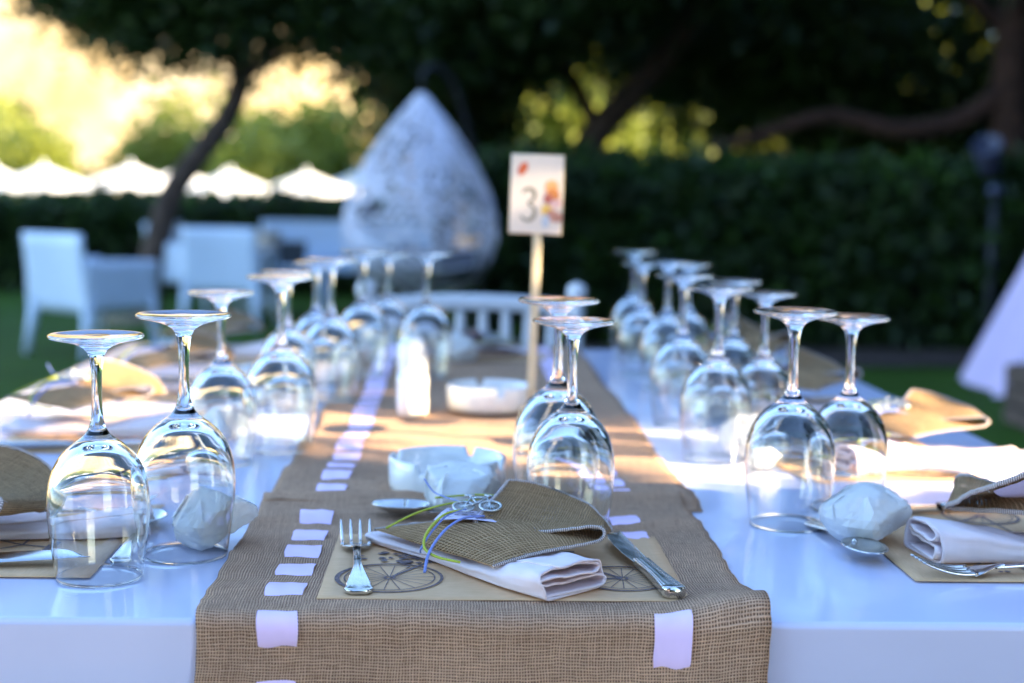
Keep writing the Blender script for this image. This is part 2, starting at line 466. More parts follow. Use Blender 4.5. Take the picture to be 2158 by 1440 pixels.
tree("dark tree with a long snaking red brown branch above the hedge", (4.85, 12.6, 0),
     [([(.15, 0, 0), (.1, 0, 1.0), (.0, 0, 1.9), (.02, 0, 2.7), (.1, 0, 4)], .20, .13), ([(.0, 0, 2.1), (-.42, -.05, 1.80), (-.98, -.08, 1.69), (-1.6, -.05, 1.80), (-2.1, 0, 1.66), (-2.6, .1, 1.5)], .11, .045), ([(.05, 0, 2.5), (-.5, .2, 3.0), (-1.2, .3, 3.3)], .08, .04)],
     [((-.6, .6, 3.5), (1.5, 1.3, 1.1)), ((.9, .5, 3.3), (1.3, 1.3, 1.2)), ((-1.9, .9, 3.0), (1.1, 1.0, .9)), ((-.4, 1.3, 2.4), (1.5, .6, .75)), ((1.2, 1.0, 2.0), (.9, .7, 1.0)), ((-3.2, -2.2, 3.9), (1.6, 1.5, .6)), ((-1.2, -2.4, 4.0), (1.7, 1.5, .6)), ((1.0, -2.4, 4.0), (1.7, 1.4, .6)), ((2.8, -2.2, 4.0), (1.6, 1.5, .6))], 170, 27000, .062, 'leaf_dark', 31, bark='redbark')  # last crown blobs are unseen overhead, added to shade the hedge
for i, (x, y, s, lab) in enumerate([(-.2, 16.2, .9, "dense evergreen tree farthest left in the dark wood behind the egg chair"), (3.0, 16.0, .9, "dense evergreen tree in the dark wood seen past the slanting trunk"),
                                (4.3, 15.4, 1.0, "dense evergreen tree in the dark wood behind the snaking branch"), (6.4, 15.0, 1.1, "dense evergreen tree farthest right in the dark wood behind the hedge")]):
    z0 = (2.15, 1.75, 1.15, 1.15)[i]
    tree(lab, (x, y, 0), [([(0, 0, 0), (.05, 0, 1), (-.05, 0, 2), (.1, 0, 3.5)], .15 * s, .08)],
         [((0, 0, z0 + 1.5), (1.25 * s, 1.0, 1.3)), ((.5, .2, z0 + .75), (1.1 * s, .9, .75)), ((-.6, -.2, z0 + .9), (1.0 * s, .9, .8)), ((0, .3, z0 + 2.6), (1.1, 1, 1)), ((.3, 0, z0 + .3), (1.5 * s, .8, .6))], 120, 7800, .07, 'leaf_dark', 41 + 7 * i, group="trees of the dark wood")

# clipped hedges
def hedge(label, x0, x1, y0, y1, h, seed, count, leaf='leaf_hedge', size=.045, name="clipped_hedge", zfn=None):
    t = thing(name, label, "hedge", ((x0 + x1) / 2, (y0 + y1) / 2, 0))
    hx, hy = (x1 - x0) / 2, (y1 - y0) / 2
    def core(u, v):   # a closed, slightly lumpy inner body
        a = 2 * math.pi * u; ca, sa = math.cos(a), math.sin(a)
        k = 1 / max(abs(ca), abs(sa)); x, y = ca * k * (hx - .09), sa * k * (hy - .09)
        z = -.02 + (h - .07) * min(v * 1.25, 1); s = 1 if v <= .8 else max(0, 1 - (v - .8) / .2)
        return (x * s, y * s, z + .03 * nz(x * 3, y * 3, z * 3)), (u, v)
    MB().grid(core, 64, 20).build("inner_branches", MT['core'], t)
    rng = np.random.default_rng(seed)
    n = count // 10; area = [2 * hx * h, 2 * hx * 2 * hy, 2 * hy * h * 2]
    pr = np.array([area[0] * 1.3, area[1], area[2] * .7]); pr /= pr.sum()
    kind = rng.choice(3, n, p=pr); u = rng.uniform(-1, 1, n); w = rng.random(n)
    p = np.zeros((n, 3))
    f = kind == 0; p[f] = np.c_[u[f] * hx, np.full(f.sum(), -hy), w[f] * h]
    f = kind == 1; p[f] = np.c_[u[f] * hx, (w[f] * 2 - 1) * hy, np.full(f.sum(), h)]
    f = kind == 2; p[f] = np.c_[np.where(u[f] > 0, hx, -hx), (w[f] * 2 - 1) * hy, (u[f] * .5 + .5) * h]
    p += rng.normal(size=p.shape) * .03
    p[:, 2] += np.where(kind == 1, rng.random(n) ** 6 * .16 + .05 * np.sin(p[:, 0] * 2.3 + seed) * np.cos(p[:, 0] * .9), 0)
    leaf_mesh("foliage", p, .035, count, size, MT[leaf], t, seed + 1)
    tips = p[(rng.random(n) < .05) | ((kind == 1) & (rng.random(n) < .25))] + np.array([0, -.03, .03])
    leaf_mesh("sun_toned_leaves", tips, .04, count // 14, size * .9, MT['leaf_sun_toned'], t, seed + 2)  # scattered lighter leaves stand in for sunlit ones
    return t
hedge("tall clipped dark hedge filling the right half behind the table", .12, 8.2, 10.1, 11.2, 1.22, 51, 60000, size=.05)
hedge("low clipped hedge at left below the white parasols", -9.5, -.55, 14.6, 15.7, .83, 61, 42000, size=.055)

# tall cypresses beside the table, to the right of the view: they keep the low sun off it but for one gap
cyp = thing("cypress_tree", "tall columnar cypress nearest the gap, in the row right of the table", "tree", (0, 0, 0), group="cypress row right of the table")
MB().lathe([(.12, -.05), (.11, .5), (.10, 1)], 10).build("trunk", MT['bark'], cyp)
prof = [(.05, .15), (.70, .35), (.84, 1.2), (.88, 3), (.86, 5), (.74, 7), (.45, 8.4), (.02, 9.3)]
def cyp_core(u, v):
    ks = [i / 7 for i in range(8)]
    p = catmull(ks, [(r, z, 0) for r, z in prof], v); a = 2 * math.pi * u
    r = p.x * (.90 + .07 * nz(math.cos(a) * 2, math.sin(a) * 2, p.y * 1.2))
    return (r * math.cos(a), r * math.sin(a), p.y), (u, v)
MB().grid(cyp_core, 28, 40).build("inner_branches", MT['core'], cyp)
rg = np.random.default_rng(9)
cp = []
for _ in range(1500):
    p = catmull([i / 7 for i in range(8)], [(r, z, 0) for r, z in prof], rg.random()); a = rg.uniform(0, 2 * math.pi)
    cp.append((p.x * math.cos(a), p.x * math.sin(a), p.y))
leaf_mesh("crown", cp, .05, 12000, .07, MT['leaf_dark'], cyp, 10)
GAP_X, GAP_Y = 4.0, .32
spots = []
for k in range(2): spots.append((GAP_X - .12 * k, GAP_Y - .25 - .88 - 1.15 * k))
for k in range(15): spots.append((GAP_X + .36 * k, GAP_Y + .25 + .88 + 1.12 * k + (.42 if k >= 8 else 0) + (.42 if k >= 11 else 0)))
for k in range(17): spots.append((5.0 - 1.15 * k, -12.5 - .3 * math.sin(k * 1.3)))  # unseen row added behind the viewer to darken reflections and low skylight
for k in range(5): spots.append((9.6 + .5 * k, 18.2 + 1.0 * k))
for i, (x, y) in enumerate(spots):
    lab = ("tall columnar cypress in the unseen row added behind the viewer to cut low sky light" if y < -5 else "tall columnar cypress in the row beyond the right edge of the view") if i else None
    o = cyp if i == 0 else dup(cyp, lab, group="cypress row added behind the viewer" if y < -5 else "cypress row right of the table")
    o.location = (x, y, 0); o.rotation_euler = (0, 0, i * 1.7)

# sunlit greenery far beyond the lawn
rngp = random.Random(4)
far_specs = []
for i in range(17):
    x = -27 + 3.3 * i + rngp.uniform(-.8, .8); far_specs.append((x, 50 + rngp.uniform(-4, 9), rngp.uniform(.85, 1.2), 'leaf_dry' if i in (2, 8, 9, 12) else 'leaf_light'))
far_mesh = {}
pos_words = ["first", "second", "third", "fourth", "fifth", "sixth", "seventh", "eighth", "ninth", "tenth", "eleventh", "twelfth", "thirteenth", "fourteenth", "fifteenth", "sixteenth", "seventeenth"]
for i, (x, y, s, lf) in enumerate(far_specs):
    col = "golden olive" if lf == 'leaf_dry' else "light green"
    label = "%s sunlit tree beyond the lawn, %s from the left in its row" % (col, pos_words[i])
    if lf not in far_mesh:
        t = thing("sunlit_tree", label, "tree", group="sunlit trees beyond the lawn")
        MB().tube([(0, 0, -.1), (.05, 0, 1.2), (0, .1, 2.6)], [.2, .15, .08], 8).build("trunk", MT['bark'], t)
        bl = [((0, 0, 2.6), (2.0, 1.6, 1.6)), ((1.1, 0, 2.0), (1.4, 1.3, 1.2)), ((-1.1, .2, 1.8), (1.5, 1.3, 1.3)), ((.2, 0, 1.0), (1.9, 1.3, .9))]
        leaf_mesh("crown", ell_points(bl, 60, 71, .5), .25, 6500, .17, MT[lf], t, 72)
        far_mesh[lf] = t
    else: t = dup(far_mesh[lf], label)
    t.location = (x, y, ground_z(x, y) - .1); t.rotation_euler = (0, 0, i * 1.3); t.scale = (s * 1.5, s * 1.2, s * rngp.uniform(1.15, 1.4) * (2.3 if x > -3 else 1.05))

# white parasols in the sun
par = thing("beach_parasol", "x", "parasol", group="white parasols beyond the low hedge")
MB().lathe([(.025, 0), (.025, 2.98)], 8).build("pole", MT['white_wood'], par)
MB().lathe([(.3, 0), (.3, .06), (.05, .1), (.03, .3)], 16).build("base", MT['white_wood'], par)
for k in range(8):
    a0, a1 = 2 * math.pi * k / 8, 2 * math.pi * (k + 1) / 8
    def pf(u, v, a0=a0, a1=a1):
        r = 1.65 * v; am = (a0 + a1) / 2; w = (u - .5) * 2
        rr = r * math.cos(math.pi / 8) / math.cos(w * math.pi / 8)
        a = am + w * math.pi / 8
        z = 3.0 - .66 * v ** .9 - .05 * math.cos(w * math.pi / 2) * v * 1.0
        return (rr * math.cos(a), rr * math.sin(a), z), (u, v)
    pan = MB().grid(pf, 6, 8).build("canopy_panel", MT['canvas'], par)
MB().lathe([(.001, 3.12), (.04, 3.08), (.03, 3.0), (.05, 2.97)], 10).build("finial", MT['white_wood'], par)
pspots = [(-13.0, 40.5, "cut by the left edge"), (-11.5, 40, "second from the left"), (-9.2, 40.4, "third from the left"), (-6.3, 39.6, "directly right of the leaning trunk"), (-8.0, 41, "just left of the leaning trunk"), (-14.6, 43, "behind the one at the left edge"), (-7.2, 44, "in the rear row behind the trunk"), (-4.7, 44, "beside the hanging egg chair"), (-3.3, 46, "half hidden by the hanging egg chair")]
for i, (x, y, w) in enumerate(pspots):
    lab = "white open parasol in the sun, " + w
    o = par if i == 0 else dup(par)
    o["label"] = lab; o.location = (x, y, ground_z(x, y) + .0 + .07 * (i % 3)); o.scale = (1.02, 1.02, 1.0); o.rotation_euler = (0, 0, .37 * i)

# ------------------------------------------------------------------ garden furniture
def armchair(label, loc, rz, proto=None):
    if proto: return dup(proto, label, loc, rz)
    t = thing("white_armchair", label, "armchair", loc, rz, "white resin armchairs on the lawn")
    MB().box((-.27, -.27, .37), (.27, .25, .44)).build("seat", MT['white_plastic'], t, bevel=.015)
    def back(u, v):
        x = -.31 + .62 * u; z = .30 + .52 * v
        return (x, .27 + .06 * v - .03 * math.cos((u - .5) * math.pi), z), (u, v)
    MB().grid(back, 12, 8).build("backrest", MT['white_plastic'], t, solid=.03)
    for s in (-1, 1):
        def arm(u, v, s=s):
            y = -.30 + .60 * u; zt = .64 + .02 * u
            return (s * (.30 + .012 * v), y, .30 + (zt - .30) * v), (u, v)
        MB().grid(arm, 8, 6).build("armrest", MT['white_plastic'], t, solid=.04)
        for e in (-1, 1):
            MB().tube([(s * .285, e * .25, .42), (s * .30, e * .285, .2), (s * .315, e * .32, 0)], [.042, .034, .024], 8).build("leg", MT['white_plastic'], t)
    return t
ac = armchair("white armchair nearest the camera, alone on the lawn at far left", (-2.36, 9.25, 0), R(142)); ac.scale = (.93, .93, .95)
armchair("white armchair turned sideways, just right of the leaning trunk", (-2.25, 12.2, 0), R(70), ac)
armchair("white armchair with its back to the camera, in the middle of the group", (-1.78, 11.15, 0), R(172), ac)
# white bench at the back
t = thing("garden_bench", "long white bench partly hidden by the hanging egg chair", "bench", (-1.0, 12.6, 0))
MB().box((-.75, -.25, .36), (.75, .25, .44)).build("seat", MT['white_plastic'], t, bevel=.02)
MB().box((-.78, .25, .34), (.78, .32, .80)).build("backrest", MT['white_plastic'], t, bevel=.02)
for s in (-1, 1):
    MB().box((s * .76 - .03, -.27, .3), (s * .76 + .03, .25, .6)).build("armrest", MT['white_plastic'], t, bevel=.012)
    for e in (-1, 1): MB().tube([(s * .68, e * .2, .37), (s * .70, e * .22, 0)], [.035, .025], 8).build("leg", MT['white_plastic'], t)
# low white table in the group with a pot and a planter on it
t = thing("garden_table", "low white square table among the white armchairs", "table", (-1.42, 11.75, 0))
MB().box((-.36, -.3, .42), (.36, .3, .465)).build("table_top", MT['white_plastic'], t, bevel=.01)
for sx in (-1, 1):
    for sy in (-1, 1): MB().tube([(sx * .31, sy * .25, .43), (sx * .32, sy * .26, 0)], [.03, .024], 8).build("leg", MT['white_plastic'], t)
t = thing("rope_pot", "beige rounded pot on the low white garden table", "pot", (-1.58, 11.72, .466))
MB().lathe([(.001, 0), (.085, 0), (.125, .06), (.135, .14), (.12, .22), (.10, .27), (.09, .27), (.08, .2), (.001, .15)], 24).build("pot_body", MT['beige'], t); pot_b = t.children[0]
for z in (.05, .11, .17, .23): MB().tube([(.137 * math.cos(a) * (1 - abs(z - .13) * .9), .137 * math.sin(a) * (1 - abs(z - .13) * .9), z) for a in [2 * math.pi * k / 24 for k in range(25)]], .008, 6).build("rope_coil", MT['beige'], pot_b)
t = thing("square_planter", "dark square planter on the low white garden table", "planter", (-1.36, 11.66, .466))
v = [(-.09, -.09, 0), (.09, -.09, 0), (.09, .09, 0), (-.09, .09, 0), (-.105, -.105, .19), (.105, -.105, .19), (.105, .105, .19), (-.105, .105, .19)]
MB().add(v, [(0, 3, 2, 1), (0, 1, 5, 4), (1, 2, 6, 5), (2, 3, 7, 6), (3, 0, 4, 7)]).build("planter_body", MT['slate'], t, smooth=False, solid=.012)
MB().box((-.095, -.095, .15), (.095, .095, .17)).build("soil_fill", MT['soil'], t)
# stump side table
t = thing("drum_side_table", "round pale drum side table at the foot of the leaning trunk", "side table", (-2.62, 11.25, 0))
MB().lathe([(.001, .44), (.17, .44), (.185, .425), (.185, .40), (.16, .39)], 28).build("table_top", MT['beige'], t)
for k in range(12):
    a = 2 * math.pi * k / 12
    MB().tube([(.15 * math.cos(a), .15 * math.sin(a), .395), (.165 * math.cos(a), .165 * math.sin(a), 0)], .016, 6).build("slat", MT['beige'], t)
MB().tube([(.165 * math.cos(a), .165 * math.sin(a), .03) for a in [2 * math.pi * k / 24 for k in range(25)]], .014, 6).build("foot_ring", MT['beige'], t)

# hanging egg chair
EC = (-.262, 9.5, 0)
t = thing("hanging_egg_chair", "white woven teardrop hanging chair in front of the dark wood", "hanging chair", EC, R(-20))
def egg_r(z):      # z measured from the bottom, 0..1.38
    k = [(0, .02), (.04, .20), (.12, .36), (.25, .475), (.42, .53), (.58, .52), (.75, .468), (.92, .380), (1.08, .272), (1.22, .158), (1.33, .060), (1.38, .012)]
    k = [(a_, b_ * .96) for a_, b_ in k]
    for (a, b), (c, d) in zip(k, k[1:]):
        if z <= c: return b + (d - b) * (z - a) / (c - a)
    return .01
rgg = random.Random(12)
wv = MB()
for i in range(120):
    ph = rgg.uniform(0, 2 * math.pi); tw = rgg.choice((-1, 1)) * rgg.uniform(.15, 2.6)
    z0 = rgg.uniform(0, .9); z1 = min(1.375, z0 + rgg.uniform(.3, 1.1))
    pts = []
    for k in range(19):
        z = z0 + (z1 - z0) * k / 18; r = egg_r(z) + rgg.uniform(-.004, .004); a = ph + tw * k / 18
        pts.append((r * math.cos(a), r * math.sin(a), .345 + z))
    wv.tube(pts, .0075, 4, cap=False)
for i in range(12):
    z = .03 + 1.3 * i / 12
    wv.tube([((egg_r(z + .02 * math.sin(3 * a + i))) * math.cos(a), egg_r(z + .02 * math.sin(3 * a + i)) * math.sin(a), .345 + z + .02 * math.sin(3 * a + i)) for a in [2 * math.pi * k / 32 for k in range(33)]], .007, 4, cap=False)
wo = wv.build("woven_shell", MT['wicker'], t); tag(wo, kind="stuff")
MB().lathe([(.001, .43), (.25, .44), (.40, .52), (.45, .60), (.40, .68), (.2, .70), (.001, .70)], 24).build("seat_cushion", MT['cushion'], t)
MB().tube([(0, 0, 1.71), (0, 0, 1.84)], .012, 8).build("hanging_rod", MT['iron'], t)
t2 = thing("egg_chair_stand", "curved dark metal stand that holds up the hanging egg chair", "stand", (EC[0], EC[1], 0), R(-20))
MB().tube(smooth_path([(0, 0, 1.82), (0.01, .03, 1.87), (.06, .10, 1.90), (.13, .25, 1.80), (.18, .42, 1.5), (.24, .55, 1.0), (.22, .58, .3), (.18, .55, .04)], 40), .02, 10).build("curved_post", MT['iron'], t2)
MB().tube([(.52 * math.cos(a), .52 * math.sin(a) + .05, .03) for a in [2 * math.pi * k / 40 for k in range(41)]], .025, 8).build("base_ring", MT['iron'], t2)

# white canopy cloth at the right edge, wooden crate before it
t = thing("draped_canopy", "tall white draped cloth flaring to the grass at the right edge", "drape", (3.98, 7.9, 0))
def drape(u, v):
    a = 2 * math.pi * u; r0 = .05 + .98 * (1 - v) ** 1.05
    r = r0 * (1 + .055 * math.sin(17 * a + 2 * v) + .05 * nz(math.cos(a) * 3, math.sin(a) * 3, v))
    return (r * math.cos(a), r * math.sin(a), .03 + 2.25 * v + .02 * math.sin(9 * a) * (1 - v)), (u, v)
MB().grid(drape, 120, 30).build("cloth", MT['curtain'], t)
MB().tube([(0, 0, 0), (0, 0, 2.45)], .03, 8).build("pole", MT['oldwood'], t)
MB().lathe([(.001, 2.36), (.07, 2.34), (.08, 2.27), (.05, 2.24)], 12).build("top_ring", MT['iron'], t)
t = thing("wooden_crate", "weathered brown wooden crate on the grass before the white drape", "crate", (2.98, 6.55, 0))
for i in range(3):
    z = .015 + i * .095
    for (lo, hi) in (((-.31, -.25, z), (.31, -.23, z + .085)), ((-.31, .23, z), (.31, .25, z + .085)), ((-.315, -.228, z), (-.295, .228, z + .085)), ((.295, -.228, z), (.315, .228, z + .085))):
        MB().box(lo, hi).build("plank", MT['oldwood'], t, bevel=.003)
for i in range(5): MB().box((-.29 + i * .118, -.226, .285), (-.18 + i * .118, .226, .302)).build("lid_plank", MT['oldwood'], t, bevel=.003)
# spotlight on a post by the hedge
t = thing("garden_spotlight", "blue grey spotlight on a post in the hedge at right", "spotlight", (3.79, 10.02, 0))
MB().tube([(0, 0, 0), (0, 0, 1.18)], .03, 10).build("post", MT['slate'], t)
MB().lathe([(.06, 1.14), (.065, 1.17), (.03, 1.2)], 12).build("bracket", MT['lampgrey'], t)
hd = MB().lathe([(.001, -.14), (.09, -.13), (.115, -.03), (.125, .12), (.135, .16), (.12, .16), (.11, .06), (.001, .03)], 20).build("lamp_head", MT['lampgrey'], t, loc=(-.05, 0, 1.37))
hd.rotation_euler = (R(35), R(-25), 0); hd.scale = (.8, .8, .9)

# ------------------------------------------------------------------ the table
TZ = .75
TX0, TX1, TY0, TY1 = -.70, .735, 1.072, 3.02
t = thing("dining_table", "long white lacquered dining table set for guests", "table", (0, 0, 0))
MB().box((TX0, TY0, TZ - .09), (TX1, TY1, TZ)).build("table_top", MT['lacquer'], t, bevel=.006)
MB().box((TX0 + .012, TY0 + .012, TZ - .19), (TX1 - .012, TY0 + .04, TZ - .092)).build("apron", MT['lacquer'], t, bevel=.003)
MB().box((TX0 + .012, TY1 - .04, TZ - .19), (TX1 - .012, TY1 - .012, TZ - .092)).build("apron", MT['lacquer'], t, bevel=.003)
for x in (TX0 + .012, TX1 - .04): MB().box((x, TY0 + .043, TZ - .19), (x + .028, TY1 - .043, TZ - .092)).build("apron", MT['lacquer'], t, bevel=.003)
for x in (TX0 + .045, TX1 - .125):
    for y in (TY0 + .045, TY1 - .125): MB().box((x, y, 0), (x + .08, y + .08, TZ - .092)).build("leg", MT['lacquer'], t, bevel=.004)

# end chair with a spindle back
t = thing("spindle_back_chair", "white wooden chair with an upright spindle back at the far table end", "chair", (.03, 3.3, 0))
for x in (-.245, .245):
    MB().lathe([(.016, 0), (.019, .2), (.017, .42), (.021, .46), (.017, .5), (.0165, .80), (.019, .815), (.012, .823), (.019, .835), (.024, .85), (.019, .868), (.001, .876)], 14, (x, 0, 0)).build("back_post", MT['white_wood'], t)
    MB().tube([(x * .93, -.40, 0), (x * .9, -.38, .44)], [.015, .019], 10).build("front_leg", MT['white_wood'], t)
def rail(z0, z1, nm):
    def fn(u, v):
        w = 2 * math.pi * v; x = -.24 + .48 * u; ar = .012 * math.cos((u - .5) * math.pi)
        return (x, .01 * math.cos(w) + ar, (z0 + z1) / 2 + (z1 - z0) / 2 * math.sin(w) + .012 * math.cos((u - .5) * math.pi)), (u, v)
    MB().grid(fn, 16, 12).build(nm, MT['white_wood'], t)
rail(.795, .832, "top_rail"); rail(.53, .56, "lower_rail")
for k in range(8):
    x = -.187 + .0535 * k
    MB().lathe([(.008, .55), (.0125, .62), (.0105, .68), (.013, .74), (.009, .805)], 10, (x, .008, 0)).build("spindle", MT['white_wood'], t)
MB().box((-.24, -.42, .44), (.24, -.005, .47)).build("seat", MT['white_wood'], t, bevel=.01)

# ------------------------------------------------------------------ burlap runners with woven ribbon
RX = .021
def runner_front(a, b):
    """a -1..1 across, b = metres of cloth from the table edge (negative hangs down)"""
    hw = .2215 + .006 * nz(b * 9, a * .5, 3) + .0015 * nz(b * 60, a, 5)
    x = RX + a * hw
    edge = sm(.55, 1, abs(a))
    wr = .0030 * nz(x * 7, b * 16, 1) + .0016 * nz(x * 18, b * 30, 7) + .0040 * nz(2, b * 26, 9) * edge + .0035 * max(0, nz(x * 5 + b * 9, b * 5 - x * 4, 3)) * edge
    lift = .014 * sm(.62, 1, a) * math.exp(-((b - .01) / .055) ** 2) + .003 * math.exp(-((b - .02) / .03) ** 2)
    lip = .011 * math.exp(-((b - (.415 + .01 * a)) / .022) ** 2) + .007 * math.exp(-((b - .36 - .05 * a) / .02) ** 2) * sm(-.1, -.8, a) + .006 * math.exp(-((b - .33 + .03 * a) / .016) ** 2) * sm(.3, .9, a)
    flat = sm(.02, .07, b) * (1 - sm(.26, .31, b)) * (1 - sm(.78, .95, abs(a - .05)))
    z = TZ + .0032 + max(wr, -.0016) * (1 - .75 * flat) + (lift + lip)
    r = .011
    if b >= r * 1.2:
        return Vector((x, TY0 - .002 + b - r * .2, z))
    # round over the edge, then hang
    L = r * math.pi / 2
    s = r * 1.2 - b
    zl = z
    if s < L:
        th = s / r
        return Vector((x, TY0 + .0112 - .002 - r * math.sin(th) - .0025 * math.sin(th), zl - r * (1 - math.cos(th))))
    d = s - L
    return Vector((x + .012 * a * sm(0, .3, d), TY0 + .0112 - .002 - r - .0025 - .004 * sm(.0, .05, d) * (1 + .8 * nz(x * 9, d * 6, 4)) - .006 * sm(.6, 1, a), zl - r - d))
def runner_back(a, b):
    hw = .229 + .008 * nz(b * 6, a * .5, 13) + .0015 * nz(b * 50, a, 15)
    x = RX + .006 + a * hw
    y = 1.455 + b
    wr = .0050 * nz(x * 4, b * 7, 21) + .0022 * nz(x * 14, b * 22, 27)
    rip = .007 * sm(-.3, -1, a) * max(0, math.sin(b * 38 + 1.2)) * math.exp(-b * 3.0) + .005 * sm(.3, 1, a) * max(0, math.sin(b * 30)) * math.exp(-b * 3)
    z = TZ + .0032 + max(wr, -.0018) + rip
    ed = 3.02 - 1.455
    if b > ed - .01:
        d = b - ed + .01
        return Vector((x, min(y, 3.035), z - max(0, d - .012)))
    return Vector((x, y, z))
def make_runner(fn, b0, b1, nb, label, nm, segs, na=56, first=0, hang={}):
    t = thing(nm, label, "table runner", (0, 0, 0))
    def f(u, v):
        a = -1 + 2 * u; b = b0 + (b1 - b0) * v
        return fn(a, b), (RX + a * .225, b)
    MB().grid(f, na, nb).build("burlap_cloth", MT['burlap'], t, solid=.0014)
    def nrm(a, b):
        e = .004
        da = fn(a + e, b) - fn(a - e, b); db = fn(a, b + e) - fn(a, b - e)
        return da.cross(db).normalized()
    rr = random.Random(int(b1 * 100))
    for side, ac_, aw in segs:
        spans = [(q0, q1) for q0, q1 in hang.get(side, [])]
        b = b0 + first if not hang else .055
        while b < b1 - (.115 if hang else .02):
            ln = .044 * rr.uniform(.92, 1.08); spans.append((b, b + ln)); b += .060 * rr.uniform(.95, 1.06)
        for q0, q1 in spans:
            if side == 'r' and hang and .03 < q0 < .24: continue
            sk, pu, ph = rr.uniform(-.025, .025), rr.uniform(.8, 1.25), rr.uniform(0, 6)
            def g(u, v, q0=q0, q1=q1, ac_=ac_, aw=aw, sk=sk, pu=pu, ph=ph):
                w_ = 2 * u - 1
                pinch = 1 - .07 * (2 * v - 1) ** 4 + .015 * math.sin(9 * v + ph)
                a = ac_ + aw * w_ * pinch
                bb = q0 + (q1 - q0) * (v + sk * w_ + .03 * math.sin(3 * w_ + ph) * (2 * v - 1))
                arch = math.sin(math.pi * v) ** .5
                dip = -.0011 + .0027 * pu * arch + .0005 * math.sin(5 * w_ + ph + 4 * v) * arch
                return fn(a, bb) + nrm(a, bb) * (dip + .0011), (u * .03, v * .03)
            MB().grid(g, 8, 10).build("ribbon_segment", MT['ribbon'], t)
    return t
make_runner(runner_front, -.24, .435, 190, "near burlap runner with lavender ribbon hanging over the table edge", "burlap_runner", [("l", -.715, .072), ("r", .665, .066)], hang={'l': [(-.018, .012), (-.074, -.041), (-.136, -.106), (-.192, -.164)], 'r': [(-.032, .013), (-.090, -.058), (-.154, -.124), (-.210, -.182)]})
make_runner(runner_back, 0.0, 1.66, 260, "far burlap runner with lavender ribbon down the table middle", "burlap_runner", [("l", -.715, .072), ("r", .645, .066)], 40, first=.062)

# ------------------------------------------------------------------ wine glasses, upside down
def glass_proto(name, sr, sz):
    outer = [(.0355, 0.0), (.0375, .015), (.0402, .034), (.0419, .052), (.0422, .064), (.0414, .076), (.0394, .086), (.0362, .095), (.0318, .103), (.0262, .1095), (.0200, .1148), (.0142, .119), (.0098, .1232), (.0070, .128), (.0053, .135), (.0045, .146), (.0042, .158), (.0044, .17), (.0050, .180), (.0062, .1875), (.0085, .1925), (.0130, .1962), (.0200, .1990), (.0290, .2012), (.0370, .2030), (.0389, .2042), (.0391, .2052), (.0384, .2062), (.0365, .2066), (.0240, .2060), (.0120, .2057), (.0002, .2057)]
    inner = [(.0002, .1120), (.0070, .1112), (.0140, .1090), (.0205, .1052), (.0265, .0998), (.0320, .0930), (.0362, .0850), (.0390, .0765), (.0405, .066), (.0409, .055), (.0396, .036), (.0365, .015), (.0347, .0003)]
    def fine(pr, n):
        ks = [i / (len(pr) - 1) for i in range(len(pr))]
        return [(max(p.x, .0001) * sr, p.y * sz) for p in (catmull(ks, [(a, b, 0) for a, b in pr], i / n) for i in range(n + 1))]
    bowl_o = fine(outer[:14], 44); stem = fine(outer[13:20], 20); foot = fine(outer[19:], 34); inn = fine(inner, 40)
    t = thing(name, "x", "wine glass")
    rim = [inn[-1], ((inn[-1][0] + bowl_o[0][0]) / 2, -.0003), bowl_o[0]]
    MB().lathe(inn + rim[1:2] + bowl_o, 72).build("bowl", MT['glass'], t)
    MB().lathe(stem, 48).build("stem", MT['glass'], t)
    MB().lathe(foot, 72).build("foot", MT['glass'], t)
    return t
big = glass_proto("wine_glass", 1.07, .218 / .2066); small = glass_proto("wine_glass", 1.0, 1.0)
W = "upturned wine glass "
GL = [  # kind, x, y, z lift, label
 ('s', -.301, 1.190, .0006, "smaller " + W + "nearest the camera at far left"),
 ('b', -.244, 1.267, .0006, "larger " + W + "beside the near left runner edge, before the paper parcel"),
 ('s', -.282, 1.70, .0006, "smaller " + W + "leftmost in the second pair on the left"),
 ('b', -.2206, 1.775, .0045, "larger " + W + "right one in the second pair on the left"),
 ('s', -.256, 2.14, .0006, "smaller " + W + "left one in the third pair on the left"),
 ('b', -.200, 2.225, .0045, "larger " + W + "right one in the third pair on the left"),
 ('s', -.2414, 2.42, .0006, "smaller " + W + "left one in the fourth pair on the left"),
 ('b', -.1685, 2.51, .005, "larger " + W + "right one in the fourth pair on the left, on the runner"),
 ('s', -.135, 2.70, .005, "smaller " + W + "left one of the far end pair on the runner"),
 ('b', -.0565, 2.50, .005, "larger " + W + "right one of the far end pair on the runner"),
 ('b', .1026, 1.445, .0055, "larger " + W + "behind the burlap pouch on the runner, farther of two"),
 ('s', .1095, 1.342, .005, "smaller " + W + "just behind the burlap pouch flap"),
 ('b', .336, 1.405, .0006, "larger " + W + "left one of the nearest pair on the right"),
 ('s', .415, 1.478, .0006, "smaller " + W + "rightmost of all, in the nearest pair on the right"),
 ('b', .324, 1.755, .0006, "larger " + W + "left one of the second pair on the right"),
 ('s', .398, 1.83, .0006, "smaller " + W + "right one of the second pair on the right"),
 ('b', .322, 2.02, .0006, "larger " + W + "left one of the third pair on the right"),
 ('s', .408, 2.09, .0006, "smaller " + W + "right one of the third pair on the right"),
 ('b', .355, 2.40, .0006, "larger " + W + "left one of the fourth pair on the right"),
 ('s', .416, 2.56, .0006, "smaller " + W + "right one of the fourth pair on the right"),
 ('s', .336, 2.59, .0006, "smaller " + W + "nearer one of the farthest pair on the right"),
 ('b', .353, 2.85, .0006, "larger " + W + "farthest of all on the right side"),
]
fb = fs = True
rg3 = random.Random(3)
